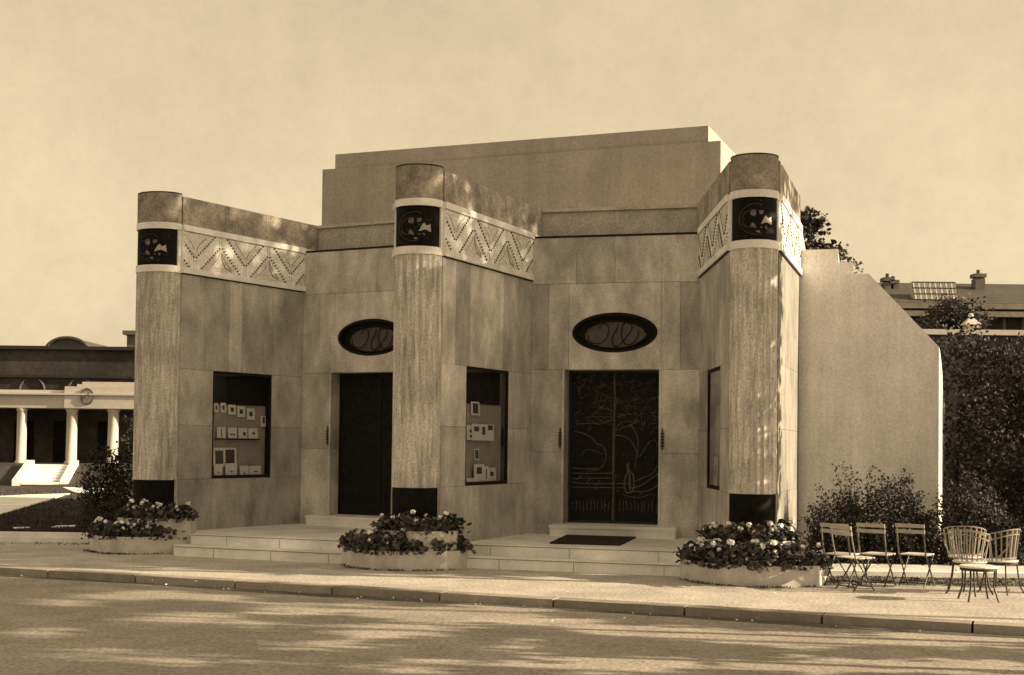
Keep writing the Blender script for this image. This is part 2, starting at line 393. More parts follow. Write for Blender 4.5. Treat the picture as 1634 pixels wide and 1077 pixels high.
    stroke([(.1, .35), (.25, .345), (.34, .35), (.42, .33), (.48, .32)]); stroke([(.28, .28), (.48, .28)], .005); stroke([(.28, .30), (.48, .305)], .006); stroke([(.52, .285), (.7, .285)], .005)
    stroke([(.13, .56), (.2, .52), (.3, .53), (.38, .55)], .006)
    for yy, x1 in ((.645, .30), (.675, .47), (.71, .5), (.74, .66), (.77, .6)): stroke([(.04, yy+rq.uniform(-.004, .004)), (.2, yy+rq.uniform(-.004, .004)), (x1, yy-.004)], .008)
    stroke([(.15, .69), (.08, .72)]); stroke([(.25, .70), (.2, .74)]); stroke([(.34, .72), (.3, .76)], .007)
    stroke([(.66, .77), (.78, .75), (.9, .70), (.98, .66)]); stroke([(.7, .79), (.85, .785), (.98, .74)]); stroke([(.6, .81), (.75, .83), (.9, .80)], .006)
    stroke([(.65, .60), (.66, .65), (.7, .68), (.71, .74), (.69, .79), (.62, .79), (.61, .72), (.64, .66), (.63, .61)], .016)
    stroke([(.66, .65), (.67, .78)], .022)
    for i in range(24):
        x = .05+.9*i/23
        if abs(x-.49) > .03: stroke([(x, .845+rq.uniform(0, .02)), (x+rq.uniform(-.01, .01), .89), (x, .93-rq.uniform(0, .02))], .007)
    for i in range(70 if k else 30):
        x, y = rq.uniform(.03, .97), rq.uniform(.03, .95)
        cx_, cy_ = dp(x, y)[:2], 0
        big = rq.random() < .2
        stroke([(x, y), (x+rq.uniform(-.02, .02), y+rq.uniform(-.01, .01))], .014 if big else .007)
    for i in range(120):
        x, y = rq.uniform(.05, .95), rq.uniform(.04, .38)
        stroke([(x, y), (x+rq.uniform(-.07, .07), y+rq.uniform(-.03, .03)), (x+rq.uniform(-.1, .1), y+rq.uniform(-.04, .04))], .004)
    obj('relief_ornament', mm, M_bronze if k else mat('black relief', .014, rough=.6), door)
    # small bronze grilles on the jambs, bay pulls
    for sgn, ax in ((-1, a-.07), (1, b+.07)):
        m = MB(); z0 = 1.98
        for i in range(5): fr.box(m, ax-.03, ax+.03, .004, .03, z0+.055*i, z0+.055*i+.034)
        fr.box(m, ax-.012, ax+.012, .004, .022, z0-.05, z0+.33)
        obj('bell_pull', m, mat('bell pull bronze', .05, rough=.5), pav)
    # threshold step
    m = MB(); s0, s1 = a-.28, b+.26
    if k == 1: s0, s1 = fr.hit(877, 850, .42)[0], fr.hit(1077, 852, .42)[0]
    fr.box(m, s0, s1, .005, .42, ZPO-.02, ZSILL-.055); fr.box(m, s0-.015, s1+.015, .005, .445, ZSILL-.053, ZSILL); fr.box(m, a+.004, b-.004, -REC-.10, .003, ZPO-.02, ZSILL)
    obj('threshold_step', m, M_step, pav)

# ---- piers ------------------------------------------------------------------
def carve_frieze(fr, a0, a1, z0, z1, parent, apex0, period, flip=False):
    """white stone band with two borders, hanging and standing triangles, drilled beads"""
    m = MB(); bt = .105
    fr.box(m, a0, a1, -.12, .020, z0, z1)
    f = obj('carved_frieze', m, M_carve, parent)
    m = MB(); fr.box(m, a0-.001, a1+.001, .021, .052, z1-bt, z1+.002); fr.box(m, a0-.001, a1+.001, .021, .052, z0-.002, z0+bt)
    obj('border_moulding', m, M_white, f)
    tri = MB(); bead = MB(); line = MB(); t0 = z1-bt-.012; b0 = z0+bt+.012; H = t0-b0; half = period*.36; dep = H*.70
    def strip(p, q, w, d):
        L = hypot(q[0]-p[0], q[1]-p[1])
        if L < 1e-4: return
        nx, nz = -(q[1]-p[1])/L*w/2, (q[0]-p[0])/L*w/2
        fr.prism(line, [(p[0]+nx, p[1]+nz), (q[0]+nx, q[1]+nz), (q[0]-nx, q[1]-nz), (p[0]-nx, p[1]-nz)], .0202, d)
    def clip(P):
        out = []
        for lim, sg in ((a0+.01, 1), (a1-.01, -1)):
            out = []
            for i in range(len(P)):
                p, q = P[i], P[(i+1) % len(P)]; ip, iq = sg*(p[0]-lim) >= 0, sg*(q[0]-lim) >= 0
                if ip: out.append(p)
                if ip != iq:
                    t = (lim-p[0])/(q[0]-p[0]); out.append((lim, p[1]+t*(q[1]-p[1])))
            P = out
            if not P: break
        return P
    k0 = int(math.floor((a0-apex0)/(period/2)))-1
    for k in range(k0, k0+40):
        x = apex0+k*period/2
        if x-half > a1: break
        if x+half < a0: continue
        down = (k % 2 == 0)
        zt, za = (t0, t0-dep) if down else (b0, b0+dep)
        P = clip([(x-half, zt), (x+half, zt), (x, za)])
        if len(P) >= 3: fr.prism(tri, P, .0205, .030)
        nb = 10
        for sg in (-1, 1):
            for i in range(nb):
                t = (i+.3)/nb; bx, bz = x+sg*half*(1-t)*1.07, zt+(za-zt)*t*1.05
                if a0+.02 < bx < a1-.02:
                    fr.prism(bead, [(bx-.018, bz), (bx, bz-.018), (bx+.018, bz), (bx, bz+.018)], .021, .036)
            if not down and sg == 1:      # short ticks beside the standing triangle's right bead row
                for i in range(nb):
                    t = (i+.3)/nb; bx, bz = x+sg*half*(1-t)*1.07, zt+(za-zt)*t*1.05
                    if a0+.05 < bx < a1-.08: strip((bx+.022, bz+.012), (bx+.065, bz+.022), .009, .030)
        if down:
            p0, p1 = max(a0+.02, x-half), min(a1-.02, x+half)
            if p1 > p0: strip((p0, t0+.004), (p1, t0+.004), .012, .033)
        # leaf veins inside the triangle
        for sg in (-1, 1):
            pts = []
            for i in range(7):
                t = i/6; px_ = x+sg*(.03+half*.55*t**1.5); pz_ = za+(zt-za)*(.25+.62*t) if not down else za+(zt-za)*(.3+.6*t)
                pts.append((px_, pz_))
            for p, q in zip(pts, pts[1:]):
                if a0+.02 < min(p[0], q[0]) and max(p[0], q[0]) < a1-.02: strip(p, q, .015 if sg == 1 else .010, .0335)
        if not down:
            pts = [(x+.01, za-.08), (x+.02, za-dep*.45), (x+half*.25, za-dep*.8), (x+half*.62, za-dep*.93)]
            for p, q in zip(pts, pts[1:]):
                if a0+.02 < p[0] and q[0] < a1-.02: strip(p, q, .02, .036)
        for off in (-.03, .03):
            if a0+.02 < x+off < a1-.02:
                if down: strip((x+off, za-.04), (x+off, b0-.02), .005, .0235)
                else: strip((x+off, za+.04), (x+off, t0+.02), .005, .0235)
    obj('carved_triangles', tri, M_tri, f); obj('drilled_beads', bead, M_drill, f); obj('incised_lines', line, M_groove, f)
    return f
def vitrine(fr, a0, a1, parent, depth=.15):
    m = MB(); z0, z1 = ZWB, ZWT
    fr.box(m, a0, a0+.02, -depth, -.012, z0, z1); fr.box(m, a1-.02, a1, -depth, -.012, z0, z1)
    fr.box(m, a0+.021, a1-.021, -depth, -.012, z1-.02, z1); fr.box(m, a0+.021, a1-.021, -depth, -.012, z0, z0+.03)
    w = obj('display_window', m, M_iron, parent)
    m = MB(); fr.box(m, a0+.0, a1-.0, -depth-.03, -depth-.002, z0, z1); obj('lining', m, M_lining, w)
    m = MB(); fr.box(m, a0+.022, a1-.022, -depth+.002, -depth+.02, z1-.62, z1-.022); obj('dark_top_panel', m, M_iron, w)  # dark panel over the upper part of the lining
    m = MB(); fr.box(m, a0+.021, a1-.021, -.034, -.030, z0+.031, z1-.021); obj('pane', m, M_glass, w)
    m = MB()
    for q0, q1, y0, y1 in ((a0+.021, a0+.045, z0+.031, z1-.021), (a1-.045, a1-.021, z0+.031, z1-.021), (a0+.046, a1-.046, z0+.031, z0+.06), (a0+.046, a1-.046, z1-.05, z1-.021)):
        fr.box(m, q0, q1, -.028, -.012, y0, y1)
    obj('frame', m, M_iron, w)
    return w

PIERS = []
frA = Frame(F1, A); frB = Frame(F2, B); frC = Frame(C_, F3); frD = Frame(G3, D_)
frE1 = Frame(E1b, E1); frE2 = Frame(E2b, E2)
w1 = (frA.hit(338.7, 680)[0], frA.hit(433, 680)[0]); w2 = (frB.hit(743, 680)[0], frB.hit(811.5, 680)[0])
w3 = (frC.hit(1127.6, 690)[0], frC.hit(1149, 690)[0])
print('win', w1, frA.L, w2, frB.L, w3, frC.L, 'door', d1a, d1b, fr1.L, d2a, d2b, fr2.L, frA.hit(338.7, 592), frA.hit(336, 763), frB.hit(743.6, 582))
def side_courses(L, w, extra):
    return [(.0, ZWB, extra[0]), (ZWB, 2.28, []), (2.28, ZWT, []), (ZWT, ZF0-.02, extra[1])]
ap2 = frB.hit(724.3, 378)[0]; ap2b = frB.hit(780.9, 395)[0]; ap1 = frA.hit(310, 408)[0]; ap1b = frA.hit(389.5, 421)[0]
print('apex', ap1, ap1b, ap2, ap2b, frB.hit(834.5, 410)[0])
PER = 1.24
specs = [
    ('L', frA, w1, [[.9, 1.9], [.62, 1.27, 1.6, 2.45]], ap1, ap1b-ap1, 31, (.7, 1.0), None),
    ('R', frB, w2, [[1.0, 2.0], [.5, 1.0, 1.6, 2.3]], ap2, ap2b-ap2, 32, (.85, 1.25), None),
    ('I', frC, w3, [[1.2, 2.1], [.9, 1.8, 2.5]], .45, 1.24, 33, (.75, 1.0), None),
    ('O', frD, None, [[1.5], [1.5]], .5, 1.24, 34, (.38, .43), None),  # slab tones lowered because the sun strikes this flank
    ('H', frE1, None, [[1.5], [1.5]], .5, 1.24, 35, (.9, 1.1), None),
    ('H', frE2, None, [[1.5], [1.5]], .5, 1.24, 36, (.9, 1.1), None)]
for nm, fr, w, ex, ap, per, seed, (lo, hi), _ in specs:
    rr = random.Random(seed)
    ops = [(w[0], w[1], ZWB, ZWT)] if w else []
    m = facing(fr, .035 if nm != 'I' and nm != 'H' else .0, fr.L-(.035 if nm in 'IH' else 0), side_courses(fr.L, w, ex), ops, rr=rr, lo=lo, hi=hi)
    fl = obj('pier_flank', m, M_slab, pav); m = MB()
    # parapet course above the frieze
    rr2 = random.Random(seed+50); cuts = [.035 if nm not in 'IH' else 0, fr.L*.33, fr.L*.66, fr.L+(.55 if nm in 'LR' else 0)-(.035 if nm in 'IH' else 0)]
    if nm in 'IH': cuts[0] = -.5
    for c0, c1 in zip(cuts, cuts[1:]):
        m.tone = rr2.uniform(max(lo, .95), 1.15); fr.box(m, c0+.003, c1-.003, -.28, .008, ZF1+.004, ZP)
    obj('parapet', m, M_parapet, fl)
    s0, s1 = (.035, fr.L) if nm not in 'IH' else (0, fr.L-.035)
    f = carve_frieze(fr, s0, s1, ZF0, ZF1, pav, ap, per)
    m = MB(); fr.box(m, s0, s1, -.1, .030, ZF0-.018, ZF0-.004); obj('shadow_fillet', m, M_gap, f)
    if nm in 'LR': # band top runs on over the door wall roof
        m = MB(); fr.box(m, fr.L+.002, fr.L+.42, -.2, .03, ZF1-.05, ZF1); obj('border_end', m, M_white, f)
    if w:
        vitrine(fr, w[0], w[1], pav)
# pier cores and roofs
for poly in ([E1, F1, A, E1b], [E2, F2, B, E2b], [F3, G3, D_, C_]):
    cx, cy = sum(p[0] for p in poly)/4, sum(p[1] for p in poly)/4
    def ins(p, d):
        L = hypot(cx-p[0], cy-p[1]); return (p[0]+(cx-p[0])/L*d, p[1]+(cy-p[1])/L*d)
    m = MB(); q = [ins(p, .30) for p in poly]; m.prism(q, ZP-.35, ZP-.02); obj('pier_roof', m, M_attic, pav)
    # dark groove strips behind the column
    (P, Q) = (poly[0], poly[1]); g = Frame(P, Q); m = MB(); g.box(m, .03, g.L-.03, -.20, -.04, .0, ZP-.015); obj('recessed_joint', m, M_gap, pav)

# ---- half columns -----------------------------------------------------------
def column(P, Q, k):
    g = Frame(P, Q); r = g.L/2; c = ((P[0]+Q[0])/2, (P[1]+Q[1])/2); rad = r-.010; dep = .34
    n0 = atan2(g.n[1], g.n[0])
    def arc(rr, n, flutes=0, fd=0, back=.04):
        """outline of the half column, flattened to depth dep"""
        pts = []
        for i in range(n+1):
            t = -pi/2+pi*i/n; q = rr
            if flutes:
                ph = (i*flutes/n) % 1.0; q = rr-fd*sin(pi*ph)
            a = r+q*sin(t)*1.0; d = q/rr*dep*cos(t)*(rr/rad)
            pts.append((a, d))
        return [(pts[0][0], -back)]+pts+[(pts[-1][0], -back)]
    def solid(m, outline, z0, z1):
        m.prism([g.p(a, d, 0)[:2] for a, d in outline], z0, z1)
    m = MB(); nf = 11; solid(m, arc(rad, nf*6, nf, .020), ZCB+.002, ZF0-.012)
    col = obj('fluted_column', m, M_column, pav)
    m = MB(); solid(m, arc(rad-.0, 30), ZF1+.012, ZP+.03); cap = obj('column_cap', m, M_cap, pav)
    m = MB(); solid(m, arc(rad+.004, 30), ZP+.032, ZP+.05); obj('cap_edge', m, M_iron, cap)
    m = MB(); solid(m, arc(rad+.012, 30), ZF1-.105, ZF1+.010); solid(m, arc(rad+.012, 30), ZF0-.010, ZF0+.115)
    # narrow uprights closing the panel at its ends
    g.box(m, .002, .045, -.04, .055, ZF0+.117, ZF1-.107); g.box(m, g.L-.052, g.L-.006, -.04, .06, ZF0+.117, ZF1-.107)
    obj('white_band', m, M_white, col)
    m = MB(); solid(m, arc(rad-.018, 30), ZF0+.1155, ZF1-.1055)
    pn = obj('dark_panel', m, M_dark, pav)
    m = MB(); mb = MB(); z0p, hp = ZF0+.115, ZF1-ZF0-.22
    def surf(x, y, lift=.0):      # x 0..1 across panel, y 0..1 down
        t = math.asin(max(-.999, min(.999, (x*2-1)*.97))); q = rad-.018
        return g.p(r+(q+lift)*sin(t), dep*cos(t)*(q/rad)+lift*cos(t), z0p+hp*(1-y))
    def patch(mm, pts, lift=.006, sub=4):
        # fan polygon following the curve
        cxp = sum(p[0] for p in pts)/len(pts); cyp = sum(p[1] for p in pts)/len(pts)
        for p, q in zip(pts, pts[1:]+pts[:1]):
            for i in range(sub):
                t0, t1 = i/sub, (i+1)/sub
                a = [(cxp+(p[0]-cxp)*t0, cyp+(p[1]-cyp)*t0), (cxp+(p[0]-cxp)*t1, cyp+(p[1]-cyp)*t1), (cxp+(q[0]-cxp)*t1, cyp+(q[1]-cyp)*t1), (cxp+(q[0]-cxp)*t0, cyp+(q[1]-cyp)*t0)]
                if i == 0: a = a[1:]+[] if False else [a[0], a[1], a[2]]
                mm.poly([surf(x, y, lift) for x, y in a])
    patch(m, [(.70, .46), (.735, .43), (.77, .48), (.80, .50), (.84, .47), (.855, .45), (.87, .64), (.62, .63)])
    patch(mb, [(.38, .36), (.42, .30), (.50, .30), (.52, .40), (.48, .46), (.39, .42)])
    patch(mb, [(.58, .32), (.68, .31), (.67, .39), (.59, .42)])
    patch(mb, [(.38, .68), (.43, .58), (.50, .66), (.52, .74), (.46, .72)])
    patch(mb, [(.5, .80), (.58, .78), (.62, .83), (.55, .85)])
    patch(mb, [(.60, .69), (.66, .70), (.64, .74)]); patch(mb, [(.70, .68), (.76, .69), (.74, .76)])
    obj('pale_glass_relief', m, mat('pale moulded glass', .42, rough=.35, var=.3, scale=12), pn)  # pale figure in the panel's glass pattern
    obj('dark_glass_relief', mb, mat('dark moulded glass', .16, rough=.4, var=.5, scale=14), pn)
    m = MB()
    for (cx2, rx2, x0s, x1s) in ((.40, .18, .0, 1), (.40, .24, 0, 1), (.52, .38, 0, 1)):
        P2 = [surf(cx2+rx2*cos(t*pi/24), .52+(.36 if rx2 > .3 else .2)*sin(t*pi/24), .006) for t in range(10, 40)]
        m.tube(P2, .006, 4)
    rq = random.Random(40+k)
    for i in range(22):
        x, y = rq.uniform(.1, .92), rq.uniform(.08, .95); m.tube([surf(x, y, .004), surf(x+rq.uniform(-.04, .04), y+rq.uniform(-.05, .05), .004)], rq.uniform(.004, .008), 4)
    obj('moulded_lines', m, mat('moulded line glass', .05, rough=.5), pn)  # thin lines of the same glass pattern
    m = MB(); solid(m, arc(rad-.02, 30), .0, ZCB); obj('base_block', m, M_dark, col)
    
    for q0, q1 in ((.0, .022), (g.L-.022, g.L)): m = MB(); g.box(m, q0, q1, -.04, .03, .3, ZCB); obj('edge_strip', m, M_column, col)
for k, (P, Q) in enumerate(((E1, F1), (E2, F2), (F3, G3))): column(P, Q, k)

# ---- attic, rear block, side wing ------------------------------------------
def off(fr, a, d): q = fr.p(a, d, 0); return (q[0], q[1])
body = [off(fr1, -1.6, -.42), off(fr1, fr1.L, -.42), off(fr2, 0, -.42), off(fr2, fr2.L+1.7, -.42), (6.6, 29.5), (-3.3, 33.0), (-6.2, 29.0)]
m = MB(); m.prism([off(fr1, -1.6, -.8), off(fr1, fr1.L+.1, -.8), off(fr2, -.1, -.8), off(fr2, fr2.L+1.7, -.8), (6.6, 29.5), (-3.3, 33.0), (-6.2, 29.0)], .3, 4.1)
obj('core', m, M_attic, pav)
m = MB(); m.prism(body, 4.102, 6.405); obj('attic', m, M_attic, pav)
m = MB(); body2 = [off(fr1, -1.6, -.36), off(fr1, fr1.L, -.36), off(fr2, 0, -.36), off(fr2, fr2.L+1.7, -.36), (6.6, 29.5), (-3.3, 33.0), (-6.2, 29.0)]
m.prism(body2, 6.408, 6.467); obj('attic_coping', m, M_attic, pav)
m = MB(); m.prism([A, off(fr1, fr1.L, 0), off(fr2, 0, 0), C_, off(fr2, fr2.L, -.6), off(fr2, 0, -.6), off(fr1, fr1.L, -.6), off(fr1, 0, -.6)], ZW-.30, ZW-.05)
obj('ledge_roof', m, M_attic, pav)
K1, K2 = (-4.47*KS, 32.2*KS), (4.27*KS, 28.85*KS)
kf = Frame(K1, K2)
m = MB(); m.prism([off(kf, -.33, .0), off(kf, kf.L+.30, .0), off(kf, kf.L+.30, -7), off(kf, -.33, -7)], .3, 8.917)
m.prism([off(kf, 0, -.06), off(kf, kf.L, -.06), off(kf, kf.L, -6.6), off(kf, 0, -6.6)], 8.919, 9.296)
obj('rear_block', m, M_plaster2, pav)

wf = Frame(D_, (D_[0]+cos(radians(-14.4)), D_[1]+sin(radians(-14.4))))
def H(px, py, d=0): return wf.hit(px, py, d)
p3l, p3r = H(1300, 438), H(1386, 436.4); pe = H(1498.5, 553.5); pb = H(1498.5, 760)
p2r = H(1361.7, 418); p1r = H(1338, 396.5); z2 = p2r[1]; z1 = p1r[1]; z3 = (p3l[1]+p3r[1])/2
print('wing', p3l, p3r, pe, p2r, p1r)
S = 3.2; sd = (cos(radians(70)), sin(radians(70)))
m = MB(); xe = pe[0]
front = [(-.3, .0), (xe, .0), (xe, pe[1]), (p3r[0], z3), (-.3, z3)]
nst = 10; rings = []
for i in range(nst+1):
    q = i/nst; ring = []
    for a, z in front:
        x, y, _ = wf.p(a, .0, z); zz = z
        if a == xe and z > 1: zz = z-1.0*q**1.6
        if i and abs(a-p3r[0]) < 1e-6: zz = z
        ring.append((x+sd[0]*S*q, y+sd[1]*S*q, zz))
    rings.append(ring)
n = len(m.v)
for r_ in rings: m.v += r_
K = len(front); m.face([n+i for i in range(K)]); m.face([n+nst*K+i for i in range(K)][::-1])
for i in range(nst):
    for j in range(K):
        j2 = (j+1) % K; m.face((n+i*K+j, n+(i+1)*K+j, n+(i+1)*K+j2, n+i*K+j2))
wf.box(m, -.3, p2r[0], -3.0, -.03, z3+.002, z2); wf.box(m, -.3, p1r[0], -3.0, -.06, z2+.002, z1)
obj('side_wing', m, M_plaster, pav)

# ------------------------------------------------------------------ ground
ROADZ = -.10
kd = Vector((cos(radians(-21.6)), sin(radians(-21.6)), 0)); kn = Vector((kd.y, -kd.x, 0))   # kn points to the road
kp = Vector((-.98, 17.5, 0))
def KL(t, d, z=0): q = kp+kd*t+kn*d; return (q.x, q.y, z)
m = MB(); m.poly([(-400, -60, ROADZ-.02), (400, -60, ROADZ-.02), (400, 600, ROADZ-.02), (-400, 600, ROADZ-.02)])
struct('ground', m, M_grass)
m = MB(); m.poly([KL(-90, 26, ROADZ), KL(90, 26, ROADZ), KL(90, .02, ROADZ), KL(-90, .02, ROADZ)]); struct('road', m, M_road)
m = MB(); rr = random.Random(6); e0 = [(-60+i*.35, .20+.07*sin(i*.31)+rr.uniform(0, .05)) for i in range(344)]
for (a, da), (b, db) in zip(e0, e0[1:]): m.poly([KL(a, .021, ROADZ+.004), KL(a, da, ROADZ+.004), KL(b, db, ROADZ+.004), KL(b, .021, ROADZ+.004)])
struct('gutter', m, mat('kerb shade tone', .11, rough=.9, var=.4, scale=3, fine=.35, fscale=30))  # dark strip paints the kerb's shade along the road edge
m = MB()
t = -60.0; rr = random.Random(3)
while t < 60:
    L = rr.uniform(1.55, 1.75); m.tone = rr.uniform(.85, 1.15)
    a, b = t+.014, t+L-.014
    m.hexa([KL(a, 0, -.3), KL(b, 0, -.3), KL(b, -.30, -.3), KL(a, -.30, -.3)], [KL(a, -.012, .004), KL(b, -.012, .004), KL(b, -.30, .004), KL(a, -.30, .004)]); t += L
struct('kerb', m, M_kerb)
m = MB(); m.tone = 1
m.poly([KL(-60, -.302, 0), KL(60, -.302, 0), (60, 45, 0), (-60, 45, 0)])
struct('pavement', m, M_pave)
m = MB(); xs = [4.6+i*.12 for i in range(70)]; vr = random.Random(12)
yb = [20.30-(x-4.9)*.033-(1.0+.22*sin(x*2.1)+.12*sin(x*5.7)+vr.uniform(-.08, .08))*min(1, (x-4.3)*1.5, (13.2-x)*.6) for x in xs]
for i in range(69): m.poly([(xs[i], yb[i], .005), (xs[i+1], yb[i+1], .005), (xs[i+1], 20.44-(xs[i+1]-4.9)*.033, .005), (xs[i], 20.44-(xs[i]-4.9)*.033, .005)])
struct('shaded_verge', m, mat('shade toned grassy gravel', .20, rough=1, var=.45, scale=4, fine=.45, fscale=16, bump=1, dirt=(3, .6)))  # grassy gravel strip with the shrubs' shade put into its colour
# porch platform and steps between the planters
def plat(name, pts, z0, z1): 
    m = MB(); m.prism(pts, z0, z1); return struct(name, m, M_step)
sA = (-5.80, 22.66); sB = (-2.6, 21.46)
u = Vector((sB[0]-sA[0], sB[1]-sA[1], 0)).normalized(); nb = Vector((-u.y, u.x, 0))
s1 = Vector((-.95, 21.13, 0)); s2 = Vector((2.75, 20.06, 0)); u2 = (s2-s1).normalized(); nb2 = Vector((-u2.y, u2.x, 0))
def sh(p, nv, d): return (p[0]+nv.x*d, p[1]+nv.y*d)
q0, q1 = sA, sB; g0, g1 = (s1.x, s1.y), (s2.x, s2.y)
mid0 = (-1.75, 21.35)
low = [q0, q1, mid0, g0, g1, (3.2, 20.3), (3.4, 23.8), (.3, 24.6), (-1.4, 25.4), (-4.4, 26.8), (-6.2, 24.0)]
plat('lower_step', low, -.05, .165)
up = [sh(q0, nb, .50), sh(q1, nb, .50), (-1.65, 21.8), sh(g0, nb2, .50), sh(g1, nb2, .50), (3.3, 20.9), (3.4, 23.9), (.3, 24.7), (-1.4, 25.5), (-4.4, 26.9), (-6.2, 24.4)]
plat('porch', up, .166, ZPO)
m = MB()
for P, Q, nv in ((q0, q1, nb), (g0, g1, nb2)):
    for d, z in ((-.022, .1655), (.478, ZPO+.0005)):
        a = sh(P, nv, d); b = sh(Q, nv, d); c = sh(Q, nv, d+.30); e = sh(P, nv, d+.30)
        m.prism([a, b, c, e], z-.045+(.047), z+.004+.012)
struct('step_nosing', m, M_step)
m = MB()  # level strips paint the shade under nosings; upright ones are riser joints
for P, Q, nv in ((q0, q1, nb), (g0, g1, nb2)):
    for d, z, zb in ((0, .1655, -.05), (.50, ZPO+.0005, .166)):
        a = sh(P, nv, d-.004); b = sh(Q, nv, d-.004); c = sh(Q, nv, d+.01); e = sh(P, nv, d+.01); m.prism([a, b, c, e], z-.011, z+.0015)
        L = hypot(b[0]-a[0], b[1]-a[1]); t = rr.uniform(.3, .9)
        while t < L:
            f = Frame(a, b); f.box(m, t, t+.007, -.008, .001, zb+.002, z-.015); t += rr.uniform(1.0, 1.5)
struct('step_joint_and_shade', m, mat('step joint and nosing shade', .26, rough=1))
# borders either side
def border(name, x0, x1, y, zh=.17):
    m = MB()
    m.hexa([(x0, y[0], -.05), (x1, y[1], -.05), (x1, y[1]+.35, -.05), (x0, y[0]+.35, -.05)], [(x0, y[0], .085), (x1, y[1], .085), (x1, y[1]+.35, .085), (x0, y[0]+.35, .085)])
    m.hexa([(x0, y[0]+.12, .086), (x1, y[1]+.12, .086), (x1, y[1]+.42, .086), (x0, y[0]+.42, .086)], [(x0, y[0]+.12, zh), (x1, y[1]+.12, zh), (x1, y[1]+.42, zh), (x0, y[0]+.42, zh)])
    return tag(obj(name, m, M_step), None, None)
b1 = border('stone_border', 4.9, 30, (20.42, 19.6)); tag(b1, 'pale two course stone edging behind the folding chairs', 'edging')
b2 = border('stone_border', -40, -7.6, (25.9, 25.25)); tag(b2, 'pale stone edging of the lawn left of the pavilion', 'edging')
m = MB(); m.prism([(4.9, 20.8), (30, 19.98), (40, 40), (5, 40)], -.05, .10); struct('planting_bed', m, M_soil)
# lawn left with terrace
m = MB(); m.poly([(-90, 26.2, .10), (-7.0, 25.6, .10), (-3, 30, .10), (-3, 51.2, .10), (-90, 51.2, .10)])
m.poly([(-90, 51.2, .10), (-3, 51.2, .10), (-3, 55.5, .84), (-90, 55.5, .84)]); m.poly([(-90, 55.5, .84), (-3, 55.5, .84), (-3, 140, .84), (-90, 140, .84)])
struct('lawn', m, M_grass)
PATHS = []
def flat(name, pix, z, mt):
    P = [ground(x, y, z) for x, y in pix]; PATHS.append(P); m = MB(); m.prism(P, z-.03, z); return struct(name, m, mt)
flat('garden_path', [(-20, 792), (42, 789), (112, 787), (42, 808), (-20, 826)], .135, M_step)
flat('garden_path', [(100, 777), (165, 779), (150, 787), (122, 786)], .13, M_step)
flat('garden_path', [(78, 842), (122, 840), (122, 837.5), (90, 838.5)], .125, M_step)
flat('garden_path', [(20, 844), (49, 843), (47, 840.5), (20, 841)], .125, M_step)
# garden stair up the bank
b0 = Vector((-18.55, 51.6, 0)); tp = Vector((-19.5, 55.7, 0)); dv = (tp-b0).normalized(); sv = Vector((dv.y, -dv.x, 0)); Ls = (tp-b0).length
m = MB(); ns = 7
for i in range(ns):
    a = b0+dv*(Ls*i/ns); b = b0+dv*(Ls); z = .12+(.84-.12)*(i+1)/ns+.06
    P = [a-sv*.72, a+sv*.72, b+sv*.72, b-sv*.72]; m.prism([(p.x, p.y) for p in P], z-.10, z)
for sg in (-1, 1):
    a0_, a1_ = sv*(sg*.74), sv*(sg*1.05)
    P = [b0+a0_, b0+a1_, tp+a1_, tp+a0_] if sg > 0 else [b0+a1_, b0+a0_, tp+a0_, tp+a1_]
    m.hexa([(p.x, p.y, .05) for p in P], [(P[0].x, P[0].y, .36), (P[1].x, P[1].y, .36), (P[2].x, P[2].y, 1.08), (P[3].x, P[3].y, 1.08)])
tag(obj('garden_stair', m, M_step), 'pale stone stair with sloping cheek walls crossing the dark lawn', 'stairs')

# ------------------------------------------------------------------ planters and flowers
def planter(cl, cr, sag, back, h, name_, lab, parent_loc):
    pass
ger = []
def geranium(seed):
    rr = random.Random(seed); g = thing('geranium_plant', 'x', 'flowers')
    m = MB()
    for i in range(150):
        a = rr.uniform(0, 2*pi); rad = abs(rr.gauss(0, .095)); z = rr.uniform(.0, .27)*(1-rad*2.2)
        p = (rad*cos(a), rad*sin(a), max(0, z)); m.tone = rr.uniform(.5, 2.4)
        n = len(m.v); s = rr.uniform(.022, .046); c = Vector(p); nrm = Vector((rr.gauss(0, .7), rr.gauss(0, .7), rr.uniform(.2, 1))).normalized(); u = nrm.orthogonal().normalized(); v = nrm.cross(u)
        m.poly([tuple(c+u*(s*cos(t*pi/3))+v*(s*sin(t*pi/3))+nrm*(.3*s if t % 2 else 0)) for t in range(6)])
    for i in range(8):
        a = rr.uniform(0, 2*pi); q = rr.uniform(.03, .12); m.tone = .7
        m.tube([(0, 0, -.04), (q*.5*cos(a), q*.5*sin(a), .06), (q*cos(a), q*sin(a), .15)], .004, 4)
    obj('foliage', m, M_leaff, g)
    m = MB(); nb = rr.choice((2, 3, 3, 4, 2))
    for i in range(nb):
        a = rr.uniform(0, 2*pi); q = rr.uniform(.03, .11); c = Vector((q*cos(a), q*sin(a), rr.uniform(.16, .29)))
        for j in range(22):
            d = Vector((rr.gauss(0, 1), rr.gauss(0, 1), rr.gauss(0, .8))).normalized()*rr.uniform(.010, .036); m.tone = rr.uniform(.6, 1.25)
            s = .019; nrm = d.normalized(); u = nrm.orthogonal().normalized(); v = nrm.cross(u)
            m.poly([tuple(c+d+u*(s*cos(t*2*pi/5))+v*(s*sin(t*2*pi/5))) for t in range(5)])
    obj('blossoms', m, M_petal, g)
    return g
protos = [geranium(100+i) for i in range(7)]; used = [False]*7
